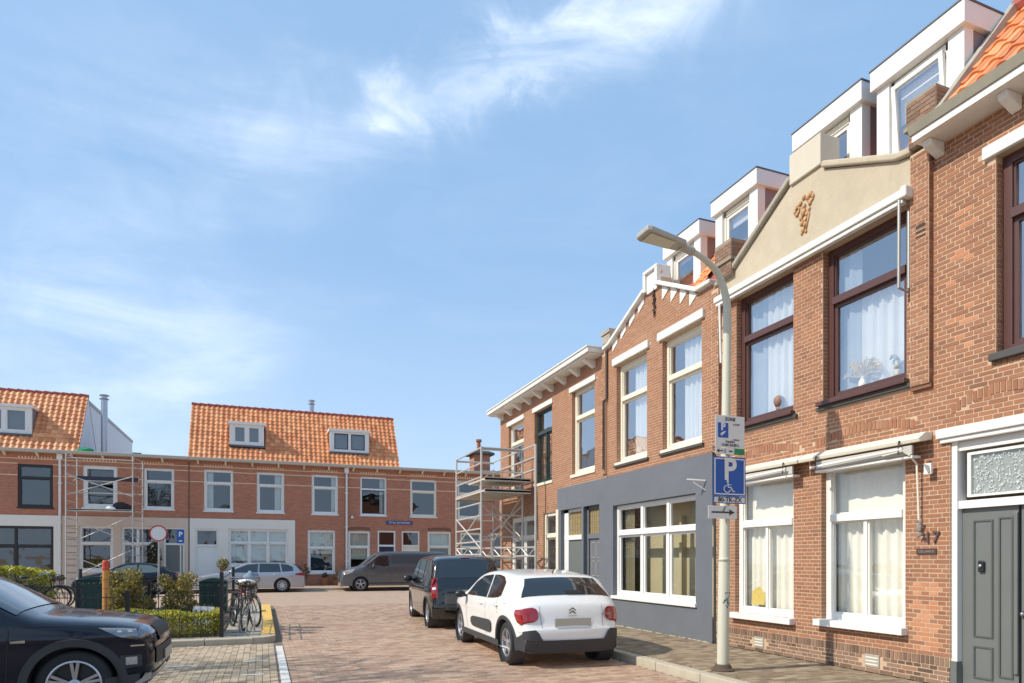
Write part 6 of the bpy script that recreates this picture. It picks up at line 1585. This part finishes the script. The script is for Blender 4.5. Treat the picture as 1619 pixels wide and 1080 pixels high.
def hedge(label, x0, x1, y0, y1, z0, z1_, n, size, m, bumps=.10, name='hedge'):
    t = thing(name, label, 'hedge', ((x0+x1)/2, y0, z0)); mb = MB()
    def top(x, y): return z1_+bumps*(math.sin(x*3.1+y)*.5+math.sin(x*7.3+1.3)*.3+math.sin(y*5.1+x*2)*.3)
    for k in range(n):
        side = random.random(); x = random.uniform(x0, x1); y = random.uniform(y0, y1)
        if side < .5: z = top(x, y)-abs(random.gauss(0, .05))
        elif side < .82: y = y0+abs(random.gauss(0, .05)); z = random.uniform(z0, top(x, y))
        elif side < .9: x = x1-abs(random.gauss(0, .05)); z = random.uniform(z0, top(x, y))
        else: z = random.uniform(z0, top(x, y))
        x += random.gauss(0, .02); y += random.gauss(0, .03)
        p = Vector((x, y, z)); a = Vector((random.uniform(-1, 1), random.uniform(-1, .6), random.uniform(-.2, 1))).normalized(); b = a.orthogonal().normalized(); b = (Matrix.Rotation(random.uniform(0, 6.28), 3, a) @ b); c_ = a.cross(b); s_ = size*random.uniform(.6, 1.35)
        cl_ = .5+.5*math.sin(x*4.3+z*7)*math.sin(y*6+x)
        mb.quad(p-b*s_, p-c_*s_*.55, p+b*s_, p+c_*s_*.55, min(1, max(0, random.gauss(.35+.3*cl_, .22))))
    mb.build('leaves', m, t, tone=True, kind='stuff')
    st = MB()
    for k in range(int((x1-x0)*9)):
        x = random.uniform(x0+.05, x1-.05); y = random.uniform(y0+.08, y1-.08); st.tube((x, y, z0), (x+random.uniform(-.15, .15), y+random.uniform(-.1, .1), z1_-.08), .010, .005, 4)
    st.build('stems', m_bark, t, kind='stuff'); return t
hedge('low yellow-green hedge behind the front railing', -9.5, -.82, 14.02, 15.25, .12, .56, 30000, .028, m_hedge, .07)
hedge('taller clipped yellow-green hedge at the far left edge', -14.0, -6.35, 24.0, 25.4, .10, 1.30, 15000, .05, m_hedge, .12)
def bush(label, x, y, z, rx, rz_, n, m, size=.035, name='shrub'):
    t = thing(name, label, 'shrub', (x, y, z)); mb = MB(); br = MB()
    for k in range(16):
        a = random.uniform(0, 6.28); q = random.uniform(.3, .9); p = Vector((x+rx*q*1.1*math.cos(a), y+rx*q*1.1*math.sin(a), z+rz_*random.uniform(.5, 2.1)))
        br.tube((x+random.uniform(-.05, .05), y, z), p, .014, .004, 5); leafcloud(mb, p, (rx*.38, rx*.38, rz_*.42), n//16, size)
    leafcloud(mb, (x, y, z+rz_*.9), (rx*.8, rx*.8, rz_*.8), n//6, size)
    mb.build('leaves', m, t, tone=True, kind='stuff'); br.build('branches', m_bark, t, kind='stuff'); return t
bush('large olive-green shrub left of the round no-entry sign pole', -3.1, 18.0, .12, .55, .55, 4200, m_shrub)
bush('yellow-green shrub between the sign pole and the right green cabinet', -1.95, 18.2, .12, .42, .48, 2800, m_shrub)
bush('small dark shrub low at the foot of the right cabinet', -1.5, 16.9, .12, .5, .16, 1800, m_dshrub)
bush('small dark shrub low in the middle of the bed', -2.9, 16.6, .12, .35, .14, 1200, m_dshrub)
bush('reddish dark shrub behind the front railing next to the bins', -3.0, 19.9, .12, .35, .36, 1300, m_dshrub)
bush('bare reddish shrub left of the left green cabinet', -6.3, 22.5, .1, .55, .42, 1600, m_dshrub)
bush('green and red shrub standing right of the left green cabinet', -3.45, 21.6, .1, .4, .4, 1500, m_shrub)

def cabinet(label, x0, x1, y0, y1, z1_):
    t = thing('utility_cabinet', label, 'cabinet', ((x0+x1)/2, (y0+y1)/2, .1)); z0 = .1
    b_ = MB(); b_.box(x0, x1, y0, y1, z0, z1_-.12); bevel(b_.build('cabinet_body', m_cab, t), .015)
    ar = [(x0-.02, y0-.03, z1_-.12)]+[(lin(x0-.02, x1+.02, f), y0-.03, z1_-.10+.10*math.sin(math.pi*f)) for f in [k/10 for k in range(11)]]+[(x1+.02, y0-.03, z1_-.12)]
    l_ = MB(); l_.prism(ar, (0, y1-y0+.06, 0)); bevel(l_.build('lid', m_cab, t), .01)
    d_ = MB()
    for k in range(5): d_.box(x0+.04, x1-.04, y0-.008, y0, z0+.16+k*(z1_-z0-.35)/5, z0+.18+k*(z1_-z0-.35)/5)
    d_.build('door_rib', m_cab, t)
    for k in range(9): pass
    rv = MB()
    for k in range(9): x = lin(x0+.06, x1-.06, k/8); rv.box(x-.012, x+.012, y0-.03, y0, z1_-.22, z1_-.19)
    rv.build('rivets', m_zinc, t, kind='stuff')
    return t
c1_ = cabinet('green utility cabinet behind the orange marker post', -5.0, -3.78, 21.9, 22.7, 1.12)
MB().tube((-4.96, 22.3, 1.05), (-4.96, 22.3, 1.33), .05, .045, 8).build('vent_stub', m_black, c1_)
cabinet('green utility cabinet next to the bicycle', -1.62, -.92, 19.7, 20.4, 1.10)
wbx = thing('white_board', 'white board leaning against the foot of the right cabinet', 'board', (-1.25, 16.2, .12))
MB().prism([(-1.52, 16.3, .1), (-1.02, 16.3, .1), (-1.02, 16.42, .52), (-1.46, 16.42, .55)], (0, .02, 0)).build('board', m_white, wbx)
op = thing('marker_post', 'orange marker post with red cap standing behind the black car bonnet', 'post', (-2.86, 14.75, .1))
MB().tube((-2.86, 14.75, .1), (-2.86, 14.75, 1.40), .058, .056, 16).build('post_body', m_orange, op, smooth=False)
MB().lathe([(.062, 0), (.068, .03), (.062, .06), (.058, .16), (.045, .185), (0, .19)], (-2.86, 14.75, 1.40), 'z', 16).build('cap', m_redcap, op)
rg = MB()
for k_ in range(6): rg.lathe([(.0585, 0), (.0605, .01), (.0585, .02)], (-2.86, 14.75, .35+k_*.17), 'z', 16)
rg.build('groove_ring', mat('orange_dark', (.45, .18, .05), .7), op)
# round no-entry-for-vehicles sign
rs = thing('road_sign', 'round white prohibition sign with red rim on a pole in the garden', 'sign', (-3.70, 28, .1))
MB().tube((-3.70, 28, .1), (-3.66, 28, 2.95), .035, .035, 12).build('pole', m_galv, rs)
MB().lathe([(0, -.045), (.30, -.045), (.30, -.04), (0, -.04)], (-3.69, 28, 2.60), 'y', 32).build('sign_disc', m_signwhite, rs)
MB().lathe([(.262, -.05), (.31, -.05), (.31, -.046), (.262, -.046)], (-3.69, 28, 2.60), 'y', 32).build('red_rim', m_red, rs)
ps = thing('road_sign', 'small blue parking sign on a thin pole right of the round sign', 'sign', (-3.04, 29, .1))
MB().tube((-3.04, 29, .1), (-3.04, 29, 2.8), .028, .028, 10).build('pole', m_galv, ps)
MB().box(-3.17, -2.91, 28.94, 28.955, 2.25, 2.80).build('plate', m_blue, ps)
text('P', .26, m_signwhite, ps, (0, -.07, 2.50), E90, bold=.01); MB().box(-3.10, -2.98, 28.93, 28.938, 2.32, 2.37).build('symbol', m_signwhite, ps)

# bicycles
m_bike = mat('bicycle_frame', (.05, .05, .055), .35); m_rust = mat('reddish_basket', (.20, .07, .06), .8, var=.4, vscale=30)
def bicycle(label, x, y, z, rz, basket=True, cloth=False, sc=1.0, lean=.1):
    t = thing('bicycle', label, 'bicycle', (x, y, z), None, rz); t.rotation_euler = (lean, 0, rz); t.scale = (sc, sc, sc)
    r = .345
    for cx in (0, 1.08):
        wh = MB(); wh.lathe([(r-.03, -.018), (r, -.02), (r+.012, 0), (r, .02), (r-.03, .018), (r-.03, -.018)], (cx, 0, r), 'y', 40); w_ = wh.build('wheel', m_rubber, t, local=True, smooth=True)
        rm = MB(); rm.lathe([(r-.045, -.012), (r-.03, -.014), (r-.03, .014), (r-.045, .012)], (cx, 0, r), 'y', 40); rm.lathe([(.0, -.05), (.022, -.05), (.022, .05), (0, .05)], (cx, 0, r), 'y', 10); rm.build('rim', m_galv, w_, local=True)
        sp_ = MB()
        for k in range(18):
            a = 2*math.pi*k/18; b = a+(.5 if k % 2 else -.5); sp_.tube((cx+.02*math.cos(b), .03*(1 if k % 2 else -1), r+.02*math.sin(b)), (cx+(r-.04)*math.cos(a), 0, r+(r-.04)*math.sin(a)), .0025, .0025, 4)
        sp_.build('spokes', m_galv, w_, local=True, kind='stuff')
        mg = MB()
        pts = [(cx+(r+.03)*math.cos(R(a)), 0, r+(r+.03)*math.sin(R(a))) for a in range(10 if cx == 0 else 20, 190, 15)]
        mg.path(pts, .018, 6); mg.build('mudguard', m_bike, t, local=True)
    fr = MB(); bb_ = (.42, 0, .30); st_t = (.30, 0, .88); hd_t = (.88, 0, .92); hd_b = (.93, 0, .68)
    for a, b in ((bb_, st_t), (bb_, hd_b), ((.36, 0, .62), hd_b), (hd_b, hd_t)): fr.tube(a, b, .018, .018, 8)
    for sy in (-.05, .05): fr.tube(bb_, (0, sy, r), .011, .011, 6).tube(st_t, (0, sy, r), .010, .010, 6).tube(hd_b, (1.08, sy, r), .013, .010, 6)
    fr.build('frame', m_bike, t, local=True)
    hb_ = MB(); hb_.tube(hd_t, (.86, 0, 1.08), .013, .013, 8); hb_.path([(.62, -.28, 1.06), (.78, -.27, 1.10), (.88, -.12, 1.10), (.88, .12, 1.10), (.78, .27, 1.10), (.62, .28, 1.06)], .012, 8); hb_.build('handlebar', m_galv, t, local=True)
    MB().blob((.26, 0, .98), 1, 12, 0, (.14, .10, .045)).build('saddle', m_black, t, local=True, smooth=True)
    MB().tube(st_t, (.28, 0, .96), .012, .012, 8).build('seat_post', m_galv, t, local=True)
    MB().box(-.22, .24, -.07, .07, .74, .755).tube((-.15, .06, .74), (0, .06, r), .006, .006, 6).tube((-.15, -.06, .74), (0, -.06, r), .006, .006, 6).build('carrier', m_bike, t, local=True)
    MB().box(.36, .48, .06, .08, .29, .31).lathe([(.09, .03), (.095, .03), (.095, .036), (.09, .036)], (.42, 0, .30), 'y', 20).tube((.42, .05, .30), (.50, .05, .16), .008, .008, 6).box(.46, .55, .06, .14, .145, .165).tube((.42, -.05, .30), (.34, -.05, .44), .008, .008, 6).box(.30, .39, -.14, -.06, .43, .45).build('crank', m_galv, t, local=True)
    if basket:
        b_ = MB()
        for k in range(5): z_ = .74+k*.055; b_.path([(.98, -.16, z_), (1.22, -.16, z_), (1.22, .16, z_), (.98, .16, z_), (.98, -.16, z_)], .007, 5)
        for k in range(6): y_ = -.16+k*.064; b_.tube((1.22, y_, .74), (1.22, y_, .97), .005, .005, 4).tube((.98, y_, .74), (.98, y_, .97), .005, .005, 4)
        b_.build('basket', m_rust, t, local=True)
        f_ = MB(); leafcloud(f_, (1.08, 0, .95), (.20, .20, .10), 240, .03); f_.build('garland', m_dshrub, t, local=True, tone=True, kind='stuff')
    return t
bk = bicycle('old bicycle leaning by the railing near the yellow kerb', -.64, 16.05, .10, R(-76), True, lean=-.10)
bicycle('second bicycle parked close behind the first one by the railing', -.55, 16.75, .10, R(-68), False, lean=.05)
def cover(label, x, y, z, m, s_, name='bicycle_cover'):
    t = thing(name, label, 'cover', (x, y, z)); mb = MB(); mb.blob((x, y, z+.1), 1, 16, .0, s_)
    for q_i, v_ in enumerate(mb.v):
        d_ = (Vector(v_)-Vector((x, y, z+.1))); f_ = 1+.16*math.sin(d_.x*41+d_.z*17)+.13*math.sin(d_.y*37-d_.z*23+1)+.1*math.sin(d_.z*61); mb.v[q_i] = tuple(Vector((x, y, z+.1))+d_*f_)
    md_ = 1; mb.build('cloth', m, t, smooth=True)
    return t
cover('pale blue cloth hung over the rear bicycle', -.24, 16.3, .90, m_teal, (.12, .16, .24))
cover('whitish cloth draped on the bicycle handlebar', -.32, 15.6, 1.0, m_white, (.16, .10, .09))
cover('blue grey bag on the rear bicycle carrier', -.24, 16.2, 1.05, mat('blue_grey_cloth', (.20, .27, .34), .8), (.17, .17, .17), 'bicycle_bag')
bicycle('bicycle parked at the left end of the shrubs, left of the left cabinet', -6.9, 23.4, .10, R(12), True, lean=.1)
bicycle('dark bicycle behind the tall hedge corner at far left', -7.3, 26.3, .0, R(-15), False, lean=-.08)
rk = thing('bicycle_rack', 'low steel bicycle rack hoops beside the yellow kerb', 'bicycle rack', (-.2, 14.6, .1))
for k_ in range(4):
    x = -.46+k_*.145; hp = MB(); hp.path([(x, 14.0, .11), (x+.02, 14.15, .42), (x+.02, 14.22, .46), (x+.02, 14.3, .42), (x+.02, 14.6, .11)], .011, 6); hp.build('hoop', m_zinc, rk)
MB().tube((-.60, 14.0, .115), (.0, 14.0, .115), .014, .014, 6).tube((-.60, 14.6, .115), (.0, 14.6, .115), .014, .014, 6).build('base_rail', m_zinc, rk)

# ================================================================== bare trees beyond the frame (they throw the branch shadows and show in the panes)
def tree(label, x, y, h, seed, spread=1.0, z=0.0, gen=5):
    rr = random.Random(seed); t = thing('bare_tree', label, 'tree', (x, y, z)); tk = MB(); cr = MB()
    tk.tube((x, y, z), (x, y, z+h*.32), .17, .13, 10)
    def grow(p, d, l_, r_, g_):
        q = p+d*l_; cr.tube(p, q, r_, r_*.72, 6 if g_ > 2 else 4, cap=False)
        if g_ == 0: return
        for k in range(3 if g_ > 1 else 2):
            v = Vector((rr.gauss(0, .5)*spread, rr.gauss(0, .5)*spread, rr.gauss(.1, .28))); grow(q, (d+v).normalized(), l_*rr.uniform(.62, .86), r_*.66, g_-1)
    for k in range(5):
        a = k*1.26+rr.uniform(-.3, .3); grow(Vector((x, y, z+h*.32)), Vector((math.cos(a)*.6*spread, math.sin(a)*.6*spread, 1)).normalized(), h*.2, .085, gen)
    tk.build('trunk', m_bark, t); cr.build('crown', m_bark, t)
    return t
tree('bare street tree out of frame left of the black crossover', -9.3, 9.3, 9.5, 3)
tree('bare street tree behind the photographer', -3.0, -9.0, 9.0, 5, gen=5)
tree('bare street tree further behind on the left', -14.0, -7.0, 9.5, 8, gen=5)

GR = {'brick_house': 'houses of the right hand row', 'terraced_house': 'houses of the back row', 'awning': 'awning cassettes over the ground floor windows', 'bicycle': 'parked bicycles', 'scaffold': 'scaffold towers',
      'utility_cabinet': 'green utility cabinets', 'flue_pipe': 'steel flue pipes', 'downpipe': 'downpipes on the back row', 'potted_plant': 'potted plants before the back row', 'shrub': 'shrubs', 'hedge': 'clipped hedges',
      'fence': 'black railings round the garden', 'bird_figurine': 'bird figurines', 'road_sign': 'road signs in the garden', 'bare_tree': 'bare street trees', 'bicycle_cover': 'cloths on the bicycles'}
for o in bpy.data.objects:
    if 'label' in o and 'category' in o:
        k_ = o.name.split('.')[0]
        if k_ in GR: o['group'] = GR[k_]
        elif k_ in ('hatchback', 'family_van', 'estate_car', 'panel_van', 'saloon_car', 'crossover_car'): o['group'] = 'parked vehicles'
        elif k_ in ('zone_sign', 'direction_strip', 'disabled_parking_sign', 'registration_plate_sign', 'arrow_sign'): o['group'] = 'signs on the lamp post'

# sand and weeds along the foot of the right facades
sw_ = MB(); random.seed(4)
for k_ in range(90):
    u = random.uniform(9.6, 16.0); l_ = random.uniform(.05, .16); sw_.prism([(7.455-.012, u, .121), (7.455-random.uniform(.02, .05), u+l_/2, .121), (7.455-.012, u+l_, .121), (7.452, u+l_/2, .121)], (0, 0, random.uniform(.004, .014)))
sw_.build('wall_foot_sand', mat('pale_sand', (.62, .52, .38), .95, var=.15), pav, kind='stuff')
wd_ = MB()
for k_ in range(26):
    x, y = random.choice([(7.44, random.uniform(5.5, 16)), (5.52, random.uniform(6, 14)), (5.745+random.uniform(-.14, .14), 7.16+random.uniform(-.14, .05))])
    for q_i in range(random.randint(4, 9)):
        a = random.uniform(0, 6.28); h_ = random.uniform(.02, .07); b_ = Vector((x+random.uniform(-.02, .02), y+random.uniform(-.02, .02), .12)); tip = b_+Vector((math.cos(a)*h_*.5, math.sin(a)*h_*.5, h_)); sd_ = Vector((-math.sin(a), math.cos(a), 0))*.004
        wd_.quad(b_-sd_, b_+sd_, tip+sd_*.2, tip-sd_*.2, random.uniform(.2, .9))
wv = wd_.build('weeds', m_shrub, None, tone=True, kind='stuff'); wv['label'] = 'sparse weeds along the kerb, wall foot and lamp post base'; wv['category'] = 'weeds'

lv_ = MB(); random.seed(11)
for k_ in range(160):
    x = random.choice([random.uniform(4.7, 5.3), random.uniform(.4, 5.2), random.uniform(-4, .2)]); y = random.uniform(7.6, 20); a = random.uniform(0, 6.28); q_ = random.uniform(.012, .03)
    if x < .25 and y > 13.2: continue
    c_ = Vector((x, y, .006)); u_ = Vector((math.cos(a), math.sin(a), .15))*q_; w_ = Vector((-math.sin(a), math.cos(a), 0))*q_*.5
    lv_.quad(c_-u_, c_-w_, c_+u_, c_+w_, random.random())
lo_ = lv_.build('fallen_leaves', m_dshrub, None, tone=True, kind='stuff'); lo_['label'] = 'scattered dry leaves and litter on the street paving'; lo_['category'] = 'leaves'
